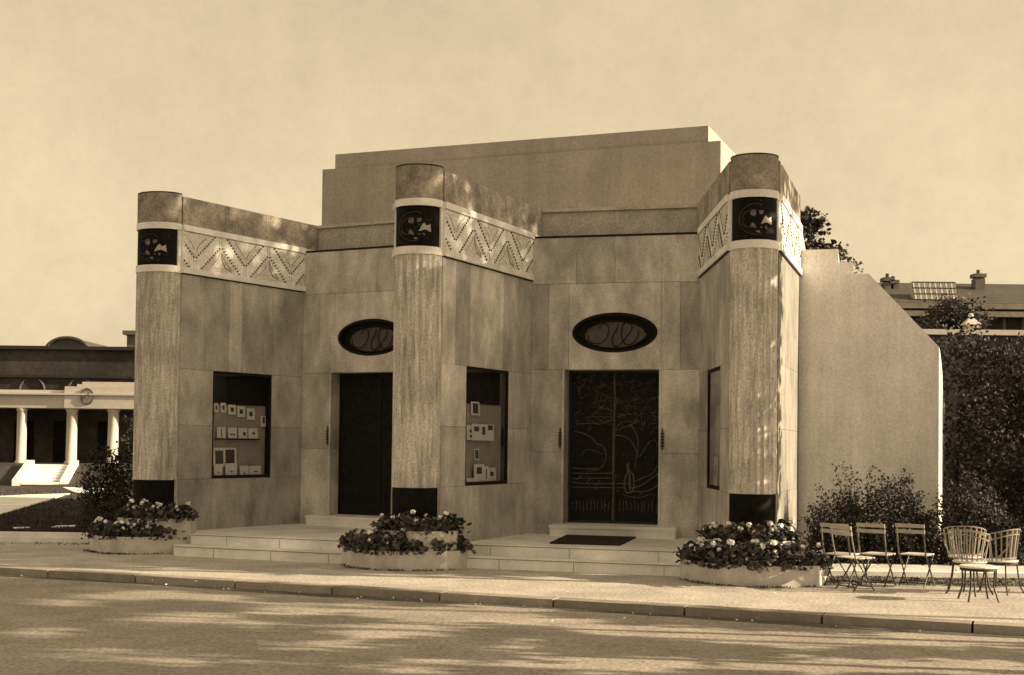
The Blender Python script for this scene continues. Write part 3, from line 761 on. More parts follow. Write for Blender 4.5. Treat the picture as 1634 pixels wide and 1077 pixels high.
def place_ger(x, y, z, lab, grp, sc_, rr):
    k = rr.randrange(7); g = protos[k]
    if used[k]: g = copy_tree(g)
    used[k] = True
    g.location = (x, y, z); g.rotation_euler = (0, 0, rr.uniform(0, 6.28)); g.scale = (sc_, sc_, sc_*rr.uniform(.85, 1.1)); g['label'] = lab; g['group'] = grp
PL = [((-7.55, 23.55), (-5.92, 23.16), .50, 'left', .30, (-7.02, 23.38), (-5.68, 23.30), 23),
      ((-2.76, 21.48), (-.80, 20.76), .62, 'middle', .30, (-2.18, 21.02), (-.86, 20.78), 27),
      ((2.57, 19.83), (4.44, 18.84), .62, 'right', .30, (2.83, 19.65), (4.24, 19.42), 30)]
for Pl, Pr, sag, wh, h, Ul, Ur, cnt in PL:
    cx, cy = (Pl[0]+Pr[0])/2, (Pl[1]+Pr[1])/2
    pt = thing('flower_planter', {'left': 'two tier curved stone planter at the foot of the leftmost column', 'middle': 'two tier curved stone planter at the foot of the middle column', 'right': 'two tier curved stone planter at the foot of the rightmost column beside the chairs'}[wh], 'planter', (cx, cy, 0))
    def shape(l, r, sg, back, ins=0, n=18):
        f = Frame(l, r); pts = []
        for i in range(n+1):
            t = i/n; a = ins+(f.L-2*ins)*t; d = sg*(1-(2*t-1)**2)-ins; pts.append(off(f, a, d))
        return pts+[off(f, f.L-ins, -back+ins), off(f, ins, -back+ins)]
    for (l, r, sg, back, z0, z1, nm) in ((Pl, Pr, sag, .55, -.03, h, 'lower_tier'), (Ul, Ur, sag*.55, .30, .02, .61, 'upper_tier')):
        m = MB(); o_ = shape(l, r, sg, back); i_ = shape(l, r, sg, back, .055); k = len(o_)
        n = len(m.v); m.v += [(p[0], p[1], z0) for p in o_]+[(p[0], p[1], z1) for p in o_]+[(p[0], p[1], z1) for p in i_]+[(p[0], p[1], z1-.06) for p in i_]
        for i in range(k):
            j = (i+1) % k
            for q in range(3): m.face((n+q*k+i, n+q*k+j, n+(q+1)*k+j, n+(q+1)*k+i))
        m.face([n+i for i in range(k)][::-1])
        ob = obj(nm, m, M_planter, pt)
        m = MB(); m.prism(i_, z1-.09, z1-.035); obj('soil', m, M_soil, ob)
    rr = random.Random(int(cx*100)+900)
    f = Frame(Pl, Pr); fu = Frame(Ul, Ur)
    for i in range(cnt):
        t = (i+.5)/cnt
        a = f.L*(.05+.9*t); d = sag*(1-(2*t-1)**2)-rr.uniform(.10, .20)
        if rr.random() < (.30 if wh == 'left' else .08): continue
        x, y = off(f, a, d)
        place_ger(x, y, h-.05, 'pale flowered geranium in the lower tier of the %s planter' % wh, 'geraniums in the lower tier of the %s planter' % wh, rr.uniform(.95, 1.35), rr)
    for i in range(int(cnt*.5)):
        t = rr.uniform(.03, .97); a = f.L*t; d = sag*(1-(2*t-1)**2)-rr.uniform(.22, .34); x, y = off(f, a, d)
        place_ger(x, y, h-.05, 'pale flowered geranium in the lower tier of the %s planter' % wh, 'geraniums in the lower tier of the %s planter' % wh, rr.uniform(.9, 1.25), rr)
    for i in range(13):
        t = (i+.5)/13; a = fu.L*(.06+.88*t); d = sag*.55*(1-(2*t-1)**2)-rr.uniform(.08, .22); x, y = off(fu, a, d)
        place_ger(x, y, .56, 'pale flowered geranium in the upper tier of the %s planter' % wh, 'geraniums in the upper tier of the %s planter' % wh, rr.uniform(.95, 1.6 if t > .85 else 1.3), rr)

# ------------------------------------------------------------------ doormat
m = MB(); mc = [ground(x, y, ZPO) for x, y in ((877, 868), (989, 871), (1026, 853), (911, 852.5))]
m.prism(mc, ZPO+.002, ZPO+.028); tag(obj('doormat', m, M_mat, loc=(mc[0][0], mc[0][1], ZPO)), 'dark coarse doormat lying askew before the bronze double door', 'doormat')
mo = bpy.data.objects['doormat']

# ------------------------------------------------------------------ shop window contents
def sheet(fr, a, z, w, h, d, lean, pics, name, lab, grp=None, skew=0, mt=None, cat='print'):
    loc = fr.p(a+w/2, d, z); t = thing(name, lab, cat, loc, 0, grp) if False else None
    m = MB(); P = lambda q, y, o: fr.p(a+q*w+skew*y*w, d-lean*y+o, z+y*h)
    th = .012
    m.hexa([P(0, 0, th), P(1, 0, th), P(1, 0, 0), P(0, 0, 0)], [P(0, 1, th), P(1, 1, th), P(1, 1, 0), P(0, 1, 0)])
    root = thing(name, lab, cat, loc, 0, grp)
    body = obj('cover', m, mt or M_paper, root)
    if pics:
        m = MB()
        for x0, y0, x1, y1 in pics:
            m.hexa([P(x0, y0, th+.004), P(x1, y0, th+.004), P(x1, y0, th+.001), P(x0, y0, th+.001)], [P(x0, y1, th+.004), P(x1, y1, th+.004), P(x1, y1, th+.001), P(x0, y1, th+.001)])
        obj('printed_picture', m, M_ink, body)
    return root
def shelf(fr, a0, a1, z, d0, d1, name, lab):
    m = MB(); fr.box(m, a0, a1, d0, d1, z-.02, z); return tag(obj(name, m, M_iron, loc=fr.p((a0+a1)/2, d0, z)), lab, 'shelf')
dbk = -.38
def win_items(fr, items, wn):
    for (x0, y0, x1, y1, kind, pics, lab, dep) in items:
        a0, zt = fr.hit(x0, y0, dep); a1, _ = fr.hit(x1, y0, dep); _, zb = fr.hit((x0+x1)/2, y1, dep)
        sheet(fr, a0, zb, a1-a0, zt-zb, dep, .012, pics, kind, lab, None, cat='book' if 'book' in kind else 'print', mt=M_paper)
o7 = lambda x, y: (320+x/5.13, 570+y/5.13)
def it(x0, y0, x1, y1, kind, pics, lab, dep=-.10, o=o7): p, q = o(x0, y0), o(x1, y1); return (p[0], p[1], q[0], q[1], kind, pics, lab, dep)
pc = [(.28, .3, .72, .72)]
lw = 'in the leftmost window'
win_items(frA, [
    it(112, 375, 145, 450, 'picture_card', pc, 'first picture card from the left of the top row '+lw, -.125), it(165, 372, 207, 452, 'picture_card', pc, 'second picture card from the left of the top row '+lw, -.125),
    it(228, 388, 288, 470, 'picture_card', pc, 'third and middle picture card of the top row '+lw, -.125), it(302, 400, 362, 490, 'picture_card', pc, 'fourth picture card of the top row '+lw, -.125),
    it(380, 418, 442, 512, 'picture_card', pc, 'brightest picture card, last of the level top row '+lw, -.125), it(492, 480, 532, 568, 'picture_card', [(.4, .3, .8, .9)], 'lower card beside the right frame '+lw, -.115),
    it(135, 570, 203, 660, 'small_book', [(.45, .1, .55, .9)], 'first dim book from the left on the shelf '+lw), it(225, 575, 297, 662, 'small_book', [(.2, .3, .8, .4)], 'second dim book on the shelf '+lw),
    it(310, 578, 382, 664, 'small_book', [(.5, .3, .8, .6)], 'third dim book on the shelf '+lw), it(392, 580, 468, 665, 'small_book', [(.4, .4, .7, .6)], 'fourth dim book, last on the shelf '+lw),
    it(105, 740, 292, 895, 'large_print', [(.08, .15, .42, .85), (.52, .1, .92, .9)], 'large print with two dark pictures, lower left '+lw, -.125),
    it(112, 880, 178, 972, 'booklet', [(.45, .2, .6, .35)], 'narrow white booklet leaning at the bottom left '+lw, -.075), it(205, 868, 297, 972, 'booklet', [(.4, .3, .6, .4)], 'tall white booklet in front of the large print '+lw, -.075),
    it(322, 888, 392, 972, 'booklet', [(.4, .2, .6, .35)], 'small white booklet right of the large print '+lw, -.075), it(400, 890, 494, 972, 'booklet', [(.4, .4, .7, .5)], 'wide white booklet at the bottom right '+lw, -.075)], 1)
a0 = frA.hit(*o7(125, 665), -.1)[0]; a1 = frA.hit(*o7(480, 665), -.1)[0]; shelf(frA, a0, a1, frA.hit(*o7(300, 668), -.1)[1], -.145, -.06, 'display_shelf', 'thin dark shelf carrying four dim books '+lw)
o8 = lambda x, y: (720+x/4.892, 570+y/4.892); lw = 'in the middle window'
win_items(frB, [
    it(155, 345, 220, 452, 'framed_picture', [(.18, .12, .82, .88)], 'upper framed dark picture '+lw, -.125, o8), it(122, 530, 172, 645, 'leaflet', [(.4, .15, .8, .35), (.4, .5, .8, .7)], 'narrow leaflet at the left of the poster sheet '+lw, -.11, o8),
    it(163, 520, 332, 650, 'poster_sheet', [(.08, .55, .3, .85), (.45, .35, .58, .85), (.72, .65, .94, .95)], 'wide white sheet with three dark pictures '+lw, -.09, o8),
    it(180, 715, 215, 800, 'framed_picture', [(.15, .1, .85, .9)], 'lower small framed dark picture '+lw, -.125, o8), it(180, 835, 258, 972, 'book_cover', [(.22, .45, .72, .82)], 'tall white book with dark square picture '+lw, -.08, o8),
    it(260, 850, 292, 972, 'book_cover', [(.3, .2, .5, .8)], 'narrow white book, middle of the bottom row '+lw, -.085, o8), it(292, 862, 347, 972, 'book_cover', [(.2, .4, .65, .72)], 'right hand white book of the bottom row '+lw, -.075, o8),
    it(118, 945, 195, 975, 'booklet', None, 'low pale booklet lying at the bottom left '+lw, -.07, o8)], 2)
s_, z_ = frC.hit(1142, 775, -.2)
sheet(frC, w3[0]+.15*(w3[1]-w3[0]), ZWB+.04, .35, .5, -.10, .01, [(.3, .3, .7, .7)], 'book_cover', 'pale book leaning in the narrow rightmost window', None, cat='book')
sheet(frC, w3[0]+.55*(w3[1]-w3[0]), ZWB+.7, .30, .42, -.12, .005, [(.2, .2, .8, .8)], 'framed_picture', 'dark framed picture in the narrow rightmost window', None, cat='print')

# ------------------------------------------------------------------ chairs
def folding_chair():
    t = thing('folding_chair', 'x', 'chair')
    w = .20   # half width; faces +y, back at y=-.2
    for sx in (-1, 1):
        m = MB(); x = sx*w
        m.tube([(x, -.27, .90), (x, -.245, .72), (x, -.18, .46), (x, .0, .23), (x, .17, .0)], .0115, 6); obj('back_post', m, M_cmetal, t)
        m = MB(); m.tube([(x*.9, .16, .44), (x*.9, .0, .23), (x*.9, -.20, .0)], .0115, 6); obj('leg', m, M_clegs, t)
    for z, y in ((.80, -.262), (.885, -.278)):
        m = MB(); n = 8; P = []
        for i in range(n+1):
            q = -1+2*i/n; P.append((q*(w+.015), y-.018*(1-q*q)))
        for a, b in zip(P, P[1:]): m.hexa([(a[0], a[1]-.007, z-.026), (b[0], b[1]-.007, z-.026), (b[0], b[1]+.007, z-.026), (a[0], a[1]+.007, z-.026)], [(a[0], a[1]-.007, z+.026), (b[0], b[1]-.007, z+.026), (b[0], b[1]+.007, z+.026), (a[0], a[1]+.007, z+.026)])
        obj('back_slat', m, M_slat, t)
    for z in (.06,):
        m = MB(); m.tube([(-w, .13, .055), (w, .13, .055)], .008, 5); obj('stretcher', m, M_clegs, t); m = MB(); m.tube([(-w*.9, -.15, .055), (w*.9, -.15, .055)], .008, 5); obj('stretcher', m, M_clegs, t)
    m = MB()
    for i in range(6):
        y0 = -.17+.062*i; m.box(-w+.012, w-.012, y0, y0+.052, .452, .468)
    seat = obj('seat', m, M_cseat, t)
    m = MB(); m.box(-w+.012, -w+.03, -.17, .19, .436, .451); obj('seat_rail', m, M_clegs, seat); m = MB(); m.box(w-.03, w-.012, -.17, .19, .436, .451); obj('seat_rail', m, M_clegs, seat)
    return t
fc = folding_chair(); grp = 'folding slat chairs before the shrubs'
spots = [(1331, 936, -38, 'first folding chair from the right planter, pale slats', 19.05), (1352, 945, -62, 'folding chair standing nearest the camera with its back in shade, between first and third', 18.5),
         (1388, 934, -38, 'folding chair in the middle of the row, third from the planter', 19.15), (1450, 934, -38, 'folding chair standing apart at the right end of the slat chair row', 19.15)]
for i, (px, py, rz, lab, Y) in enumerate(spots):
    x = (px+14-817)/FPX*Y
    if i == 0: fc.location = (x, Y, 0); fc.rotation_euler = (0, 0, radians(rz)); fc['label'] = lab; fc['group'] = grp
    else: clone(fc, (x, Y, 0), radians(rz), lab, grp)
def armchair():
    t = thing('wire_armchair', 'x', 'armchair')
    def hoop(r, z, y0, a=1.15, sq=.9, n=18, dz=0): return [(r*sin(q), -r*sq*cos(q)+y0, z-dz*(1-cos(q))) for q in [(-a+2*a*i/n)*1.35 for i in range(n+1)]]
    m = MB(); m.tube(hoop(.29, .90, .02, dz=.07), .010, 6); obj('top_rail', m, M_arm, t)
    m = MB(); m.tube(hoop(.275, .83, .02, dz=.09), .010, 6); obj('back_rail', m, M_arm, t); m = MB(); m.tube(hoop(.235, .50, .02, a=1.1), .008, 6); obj('lower_rail', m, M_arm, t)
    hs, hl = hoop(.29, .90, .02, dz=.07, n=10), hoop(.225, .455, .02, a=1.1, n=10)
    m = MB()
    for a, b in zip(hs, hl):
        mdl = tuple((a[k]+b[k])/2*(1 if k == 2 else 1.0) for k in range(3)); m.hexa
        dx, dy = a[0], a[1]; L = hypot(dx, dy) or 1; ux, uy = -dy/L*.011, dx/L*.011; ox, oy = dx/L*.003, dy/L*.003
        m.hexa([(b[0]-ux-ox, b[1]-uy-oy, b[2]), (b[0]-ux+ox, b[1]-uy+oy, b[2]), (b[0]+ux+ox, b[1]+uy+oy, b[2]), (b[0]+ux-ox, b[1]+uy-oy, b[2])], [(a[0]-ux-ox, a[1]-uy-oy, a[2]), (a[0]-ux+ox, a[1]-uy+oy, a[2]), (a[0]+ux+ox, a[1]+uy+oy, a[2]), (a[0]+ux-ox, a[1]+uy-oy, a[2])])
    obj('back_slats', m, M_arm, t)
    for sx in (-1, 1):
        e = hoop(.29, .90, .02, dz=.07)[0 if sx < 0 else -1]; e2 = hoop(.275, .83, .02, dz=.09)[0 if sx < 0 else -1]
        m = MB(); m.tube([e, (e[0], e[1]+.05, e[2]-.06), e2, (e2[0]*1.0, e2[1]+.04, .62), (sx*.22, .14, .5), (sx*.2, .16, .45)], .009, 6); obj('arm', m, M_arm, t)
    m = MB(); m.lathe([(0, .462), (.2, .468), (.225, .462), (.23, .45), (.22, .44), (0, .44)], (0, .0), 24)
    seat = obj('seat', m, M_cseat, t, smooth=True)
    m = MB(); m.lathe([(.225, .438), (.225, .41), (.215, .41), (.215, .438)], (0, 0), 24); obj('seat_ring', m, M_clegs, seat)
    for sx in (-1, 1):
        for sy in (-1, 1):
            m = MB(); m.tube([(sx*.15, sy*.15, .43), (sx*.165, sy*.165, .25), (sx*.19, sy*.19, .08), (sx*.225, sy*.225, 0)], .012, 6); obj('leg', m, M_clegs, t)
    return t
ac = armchair(); grp = 'round backed wire armchairs at the right'
def X(px, Y): return (px-817)/FPX*Y
for i, (px, Y, rz, lab) in enumerate([(1548, 18.1, -50, 'pale wire armchair with fan of back slats, right of the folding chairs'), (1540, 18.9, -20, 'wire armchair half hidden behind the foremost wire armchair'),
                                      (1598, 18.3, 40, 'wire armchair turned left at the right end of the seats')]):
    if i == 0: ac.location = (X(px, Y), Y, 0); ac.rotation_euler = (0, 0, radians(rz)); ac['label'] = lab; ac['group'] = grp
    else: clone(ac, (X(px, Y), Y, 0), radians(rz), lab, grp)
st = thing('garden_stool', 'low round iron stool with pale top standing in front of the wire armchairs', 'stool', (X(1562, 17.35), 17.35, 0))
def lm(f):
    m = MB(); f(m); m.v = [(x+st.location.x, y+st.location.y, z) for x, y, z in m.v]; return m
obj('seat', lm(lambda m: m.lathe([(0, .462), (.23, .466), (.25, .455), (.25, .44), (0, .44)], (0, 0), 24)), M_cseat, st)
obj('apron', lm(lambda m: m.lathe([(.235, .438), (.235, .40), (.225, .40), (.225, .438)], (0, 0), 24)), M_clegs, st)
for sx, sy in ((-1, -1), (1, -1), (1, 1), (-1, 1)): obj('leg', lm(lambda m: m.tube([(sx*.16, sy*.16, .43), (sx*.15, sy*.15, .2), (sx*.2, sy*.2, 0)], .013, 6)), M_clegs, st)

# ------------------------------------------------------------------ plants
def shrub(name, lab, cat, x, y, z, h, w, n, seed, mt, sprigs=8, leaf=.06, grp=None, dens=1.0):
    rr = random.Random(seed); t = thing(name, lab, cat, (x, y, z), 0, grp)
    st_ = MB(); m = MB(); tips = []
    for i in range(sprigs):
        a = rr.uniform(0, 2*pi); sp = rr.uniform(.15, 1)*w; hh = h*rr.uniform(.62, 1.08)*(1-.25*(sp/w)**2)
        P = [(x+rr.gauss(0, .05), y+rr.gauss(0, .05), z)]
        for j in range(1, 6):
            q = j/5; P.append((x+sp*cos(a)*q**1.1+rr.gauss(0, .035), y+sp*.7*sin(a)*q**1.1+rr.gauss(0, .035), z+hh*q))
        st_.tube(P, .012, 5, .003); tips.append(P)
    for i in range(n):
        P = rr.choice(tips); q = rr.random()**.75*4.999; j = int(q); f = q-j
        c = [P[j][k]*(1-f)+P[j+1][k]*f for k in range(3)]; sp = .16*w/.6*(1.15-q/5.2)+.025
        c = (c[0]+rr.gauss(0, sp), c[1]+rr.gauss(0, sp), max(z, c[2]+rr.gauss(0, sp*.6))); m.tone = rr.uniform(.45, 1.7)
        m.leaf(c, leaf*rr.uniform(.6, 1.3), Vector((rr.gauss(0, .8), rr.gauss(0, .8), rr.gauss(.4, .6))), rr)
    obj('stems', st_, M_bark, t); obj('foliage', m, mt, t); return t
shr = [(5.25, 21.3, 1.25, .55, 1500), (5.75, 21.5, 1.65, .6, 1900), (6.25, 21.2, 1.5, .5, 1500), (6.75, 21.5, 1.15, .55, 1300), (7.15, 21.0, 1.45, .55, 1500), (7.6, 21.2, 1.55, .5, 1600)]
slab = ['low shrub beside the right side of the right column', 'tall twiggy shrub with highest sprigs against the plain side wall', 'upright shrub behind the gap between folding chairs', 'lowest shrub in the row, where bare wall shows above', 'bushy shrub behind the standing apart chair', 'shrub hiding the rounded right end of the side wall']
for i, ((x, y, h, w, n), lab) in enumerate(zip(shr, slab)): shrub('garden_shrub', lab, 'shrub', x, y, .1, h, w, int(n*1.8), 60+i, M_leafm, 16, .055)
for i, x in enumerate((5.0, 5.5, 6.0, 6.5, 7.0, 7.5, 8.0, 8.6, 9.2)): shrub('low_bedding_shrub', 'dark low bedding shrub in the row behind the chairs and stone edging', 'shrub', x, 20.95-(x-5)*.03, 0.1, .78, .45, 2000, 80+i, M_leafd, 9, .055, 'low dark shrubs behind the chairs')
shrub('evergreen_bush', 'dark rounded evergreen bush left of the leftmost column', 'bush', -8.15, 26.6, .1, 1.75, .85, 4200, 90, M_leafd, 20, .075)
shrub('evergreen_bush', 'dark low bush spilling behind the left planter', 'bush', -7.7, 25.3, .0, 1.05, .6, 2000, 91, M_leafd, 14, .06)
def hedge(name, lab, cat, x0, x1, y0, y1, z0, z1, n, seed, leaf, mt=M_leafd, slope=0):
    rr = random.Random(seed); t = thing(name, lab, cat, ((x0+x1)/2, (y0+y1)/2, z0))
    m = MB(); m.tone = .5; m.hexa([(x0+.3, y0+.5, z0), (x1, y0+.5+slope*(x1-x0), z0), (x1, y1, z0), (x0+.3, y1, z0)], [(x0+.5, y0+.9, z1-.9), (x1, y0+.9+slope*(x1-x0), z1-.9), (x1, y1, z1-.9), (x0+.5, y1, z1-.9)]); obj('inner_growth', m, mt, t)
    m = MB()
    lumps = [(rr.uniform(x0, x1), rr.uniform(z0, z1), rr.uniform(.2, .8), rr.uniform(.1, .9)) for _ in range(110)]
    for i in range(n):
        x = rr.uniform(x0, x1); top = rr.random() < .22
        z = rr.uniform(z0, z1-.3) if not top else z1-.45+.30*sin(x*2.3)*sin(x*5.1+1)+rr.gauss(0, .13)
        b = max([amp*math.exp(-((x-lx)**2+(z-lz)**2)/(s*s)) for lx, lz, s, amp in lumps])
        y = y0+.5+slope*(x-x0)-b+rr.gauss(0, .10) if not top else rr.uniform(y0, y1)
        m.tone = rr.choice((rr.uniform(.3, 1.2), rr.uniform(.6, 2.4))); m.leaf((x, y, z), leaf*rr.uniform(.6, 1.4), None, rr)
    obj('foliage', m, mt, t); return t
hedge('tall_hedge', 'tall dark hedge filling the gap right of the side wall', 'hedge', 8.2, 16, 24.6, 26.6, .1, 4.35, 34000, 11, .085)
def tree(name, lab, cat, x, y, z, h, cr, ch, n, seed, mt, leaf=.18, trunk=.2, grp=None, limbs=9, clump=.9, extra=3.2, flat=.7):
    rr = random.Random(seed); t = thing(name, lab, cat, (x, y, z), 0, grp)
    tm = MB(); tm.tube([(x, y, z), (x+.1, y, z+h*.25), (x-.05, y+.1, z+h*.5), (x, y, z+h*.85)], trunk, 8, trunk*.3)
    cz = z+h-ch/2; ends = []
    for i in range(limbs):
        a = 2*pi*i/limbs+rr.uniform(-.3, .3); q = rr.uniform(.4, .85); b = (x+cr*q*cos(a), y+cr*q*sin(a), cz+ch*rr.uniform(-.3, .4))
        s = (x, y, z+h*rr.uniform(.3, .6)); mid = ((s[0]+b[0])/2, (s[1]+b[1])/2, (s[2]+b[2])/2-.1*h*.3)
        tm.tube([s, mid, b], trunk*.4, 6, trunk*.08); ends.append(b)
    obj('trunk', tm, M_bark, t)
    cl = list(ends)
    for i in range(int(limbs*extra)):
        u_, v_, w_ = rr.gauss(0, 1), rr.gauss(0, 1), rr.gauss(0, 1); L = sqrt(u_*u_+v_*v_+w_*w_) or 1; q = rr.random()**.4
        cl.append((x+cr*u_/L*q, y+cr*v_/L*q, cz+ch/2*w_/L*q))
    m = MB()
    for i in range(n):
        c = rr.choice(cl); s = clump*.42; m.tone = rr.uniform(.5, 1.7)
        m.leaf((c[0]+rr.gauss(0, s), c[1]+rr.gauss(0, s), c[2]+rr.gauss(0, s*flat)), leaf*rr.uniform(.6, 1.3), None, rr)
    obj('crown', m, mt, t); return t
p = atY(1286, 334, 31)
tree('dark_tree', 'dark tree rising behind the stepped top of the side wall', 'tree', p[0]-.15, 31, 0, p[2], 1.0, 3.2, 9000, 12, M_leafd, .15, .18, limbs=10, clump=.42)
# creeper over the stepped wall top
rr = random.Random(8); m = MB(); cs_ = [(1345, 408), (1350, 412), (1353, 418), (1356, 411), (1335, 400), (1330, 398), (1313, 404), (1340, 398), (1369, 421), (1371, 433), (1324, 401)]
for c in cs_:
    a, z = wf.hit(c[0], c[1], -.25)
    for j in range(12):
        m.tone = rr.uniform(.4, 1.4); q = wf.p(a+rr.gauss(0, .03), -.25+rr.gauss(0, .05), z+rr.gauss(0, .03)); m.leaf(q, .07, None, rr)
pr = [wf.p(*(wf.hit(x, y, -.25)[0], -.25, wf.hit(x, y, -.25)[1])) for x, y in ((1310, 402), (1325, 400), (1340, 404), (1352, 412), (1362, 420), (1371, 432))]
cp = pr[2]; m2 = MB(); m2.tube(pr, .008, 5); cr_ = thing('wall_creeper', 'trailing creeper on the steps of the side wall top', 'creeper', cp); obj('stem', m2, M_bark, cr_); obj('foliage', m, M_leafd, cr_)

# ------------------------------------------------------------------ right background
rb = 62.0
def PZ(px, py, Y): q = atY(px, py, Y); return q[0], q[2]
tw = thing('terrace_wall', 'long wall with pale rail behind the tall dark hedge', 'wall', (16, 34, 0))
x0, zr = PZ(1440, 525, 34); x1 = x0+14
m = MB(); m.box(x0, x1, 34.0, 34.4, 0, zr-.14); obj('wall', m, M_fardark, tw)
m = MB(); m.box(x0, x1, 33.9, 34.5, zr-.138, zr); obj('coping', m, M_far, tw)
gx, gz = PZ(1565, 497, 34)
pil = thing('gate_pillar', 'pale stone pillar with pyramid cap and ball rising above the rail', 'pillar', (gx, 34.7, 0))
m = MB(); m.box(gx-.14, gx+.14, 34.6, 34.88, 0, zr+.12); m.box(gx-.16, gx+.16, 34.58, 34.9, zr+.122, zr+.2); obj('shaft', m, M_far, pil)
m = MB(); m.hexa([(gx-.22, 34.52, zr+.2), (gx+.22, 34.52, zr+.2), (gx+.22, 34.96, zr+.2), (gx-.22, 34.96, zr+.2)], [(gx-.06, 34.68, zr+.38), (gx+.06, 34.68, zr+.38), (gx+.06, 34.8, zr+.38), (gx-.06, 34.8, zr+.38)])
m.lathe([(.0, zr+.52), (.05, zr+.50), (.075, zr+.45), (.05, zr+.40), (.03, zr+.38)], (gx, 34.74), 12); obj('cap', m, M_far, pil)
bl = thing('long_roofed_building', 'long grey roofed building with skylight and chimneys behind the hedge', 'building', (22, rb, 0))
def bx(m, px0, py0, px1, py1, Y0, Y1, zb=None):
    a, zt = PZ(px0, py0, Y0); b, z_ = PZ(px1, py1, Y0)
    m.box(a, b, Y0, Y1, zb if zb is not None else z_, zt)
L0, L1 = PZ(1330, 500, rb)[0], PZ(1760, 500, rb)[0]
zt = PZ(1500, 456, rb+5)[1]; ze = PZ(1500, 483, rb)[1]; zc = PZ(1500, 497, rb)[1]; zl = PZ(1500, 505, rb)[1]
m = MB(); m.box(L0, L1, rb+.3, rb+10, 0, ze-.3); obj('wall', m, M_farwall, bl)
m = MB(); m.box(L0, L1, rb-.1, rb+10.2, ze-.28, ze-.02)
m.box(L0, L1, rb-.2, rb+.2, zl, zl+.25); obj('cornice', m, mat('grimy cornice', .22, rough=.9, var=.25, scale=.6, fine=.2, fscale=5), bl)
m = MB(); m.hexa([(L0, rb, ze), (L1, rb, ze), (L1, rb+10, ze), (L0, rb+10, ze)], [(L0, rb+4, zt), (L1, rb+4, zt), (L1, rb+6, zt), (L0, rb+6, zt)]); rf = obj('roof', m, M_slate, bl)
m = MB(); xa, za = PZ(1459, 478, rb+.5); xb, zb = PZ(1523, 451, rb+1.0)
m.hexa([(xa, rb+.45, za), (xb, rb+.45, za), (xb, rb+.9, za), (xa, rb+.9, za)], [(xa, rb+.9, zb), (xb, rb+.9, zb), (xb, rb+1.4, zb), (xa, rb+1.4, zb)]); sk = obj('skylight', m, M_sky_pane, bl)
m = MB()
for i in range(9):
    x = xa+(xb-xa)*i/8; m.tube([(x, rb+.42, za), (x, rb+.87, zb)], .018, 4)
for i in range(4):
    t = i/3; m.tube([(xa, rb+.42+.45*t, za+(zb-za)*t), (xb, rb+.42+.45*t, za+(zb-za)*t)], .018, 4)
obj('glazing_bars', m, M_iron, sk)
for px_, py_, wd_ in ((1416, 443, .22), (1425, 447, .18), (1561, 437, .24)):
    m = MB(); x, z = PZ(px_, py_, rb+3); m.box(x-wd_, x+wd_, rb+2.7, rb+3.3, ze, z-.25); m.box(x-wd_*1.25, x+wd_*1.25, rb+2.65, rb+3.35, z-.2, z-.02)
    ch_ = obj('chimney', m, M_farwall, bl); m = MB(); m.lathe([(.10, z-.02), (.09, z+.2), (0, z+.2)], (x, rb+3), 8); obj('chimney_pot', m, M_slate, ch_)
m = MB()
for i in range(14):
    x = L0+(L1-L0)*(i+.5)/14; m.box(x-.35, x+.35, rb+.22, rb+.298, ze-1.9, ze-.6)
obj('window', m, M_iron, bl)
p = atY(1515, 482, 48); tree('round_tree', 'mid grey tree standing in front of the long roofed building', 'tree', p[0]+.1, 48, 0, p[2], 1.15, 2.2, 9000, 14, M_leafm, .13, .2, limbs=9, clump=.6)
# ------------------------------------------------------------------ left background
LB = 60.0
cb = thing('colonnade_building', 'white columned garden building with stepped pediment and round medallion beyond the lawn', 'building', (-19, LB, .84))
cl_l = -34.0; cl_r = -12.5
def q_(px, py): return PZ(px, py, LB)
ztop = q_(60, 622.5)[1]; zbe = q_(60, 651)[1]; xm = q_(144, 633); xs1 = q_(108, 618)[0]; zs1 = q_(108, 617)[1]; xs2 = q_(135, 610)[0]; zs2 = q_(135, 609.5)[1]
m = MB(); m.box(cl_l, xs1-.01, LB-.3, LB+3, zbe, ztop); m.box(xs1, cl_r, LB-.42, LB+3.1, zbe, ztop+.02); ent = obj('entablature', m, M_far, cb)
m = MB(); m.box(xs1, cl_r, LB-.40, LB+1, ztop+.021, zs1); m.box(xs1+.55, cl_r-.3, LB-.36, LB+1, zs1, (zs1+zs2)/2); m.box(xs2, cl_r-.6, LB-.32, LB+1, (zs1+zs2)/2, zs2); m.box(cl_l, cl_r, LB-.5, LB-.3, ztop-.22, ztop-.14)
obj('stepped_pediment', m, M_far, cb)
m = MB()
P = [(xm[0]+.28*cos(t*pi/12), LB-.44, xm[1]+.34*sin(t*pi/12)) for t in range(24)]; m.tube(P, .05, 5, closed=True); m.tube([(xm[0]-.12, LB-.44, xm[1]-.12), (xm[0]+.1, LB-.44, xm[1]+.12)], .08, 5)
obj('medallion', m, M_farwall, cb)
zb0 = .84
for px_ in (-140, -90, -20, 35, 115, 181, 245):
    x = q_(px_, 700)[0]; r_ = .25 if px_ != 35 else .22
    m = MB(); m.lathe([(r_*1.25, zb0), (r_*1.25, zb0+.12), (r_*1.02, zb0+.14), (r_*.95, zbe-.15), (r_*1.15, zbe-.12), (r_*1.15, zbe-.005)], (x, LB-.05), 18); obj('column', m, M_far, cb, smooth=True)
m = MB(); m.box(cl_l, cl_r, LB+2.2, LB+2.5, zb0, zbe-.002); bw = obj('back_wall', m, M_fardark, cb)
m = MB()
for px_ in (10, 75, 148, 212):
    x = q_(px_, 700)[0]; m = MB(); m.box(x-.45, x+.45, LB+2.1, LB+2.19, zb0+.031, zb0+2.0); obj('doorway', m, M_dark, cb)
m = MB(); m.box(cl_l, cl_r, LB-.8, LB+2.19, zb0-.3, zb0+.03); obj('plinth', m, M_farwall, cb)
HB = 95.0
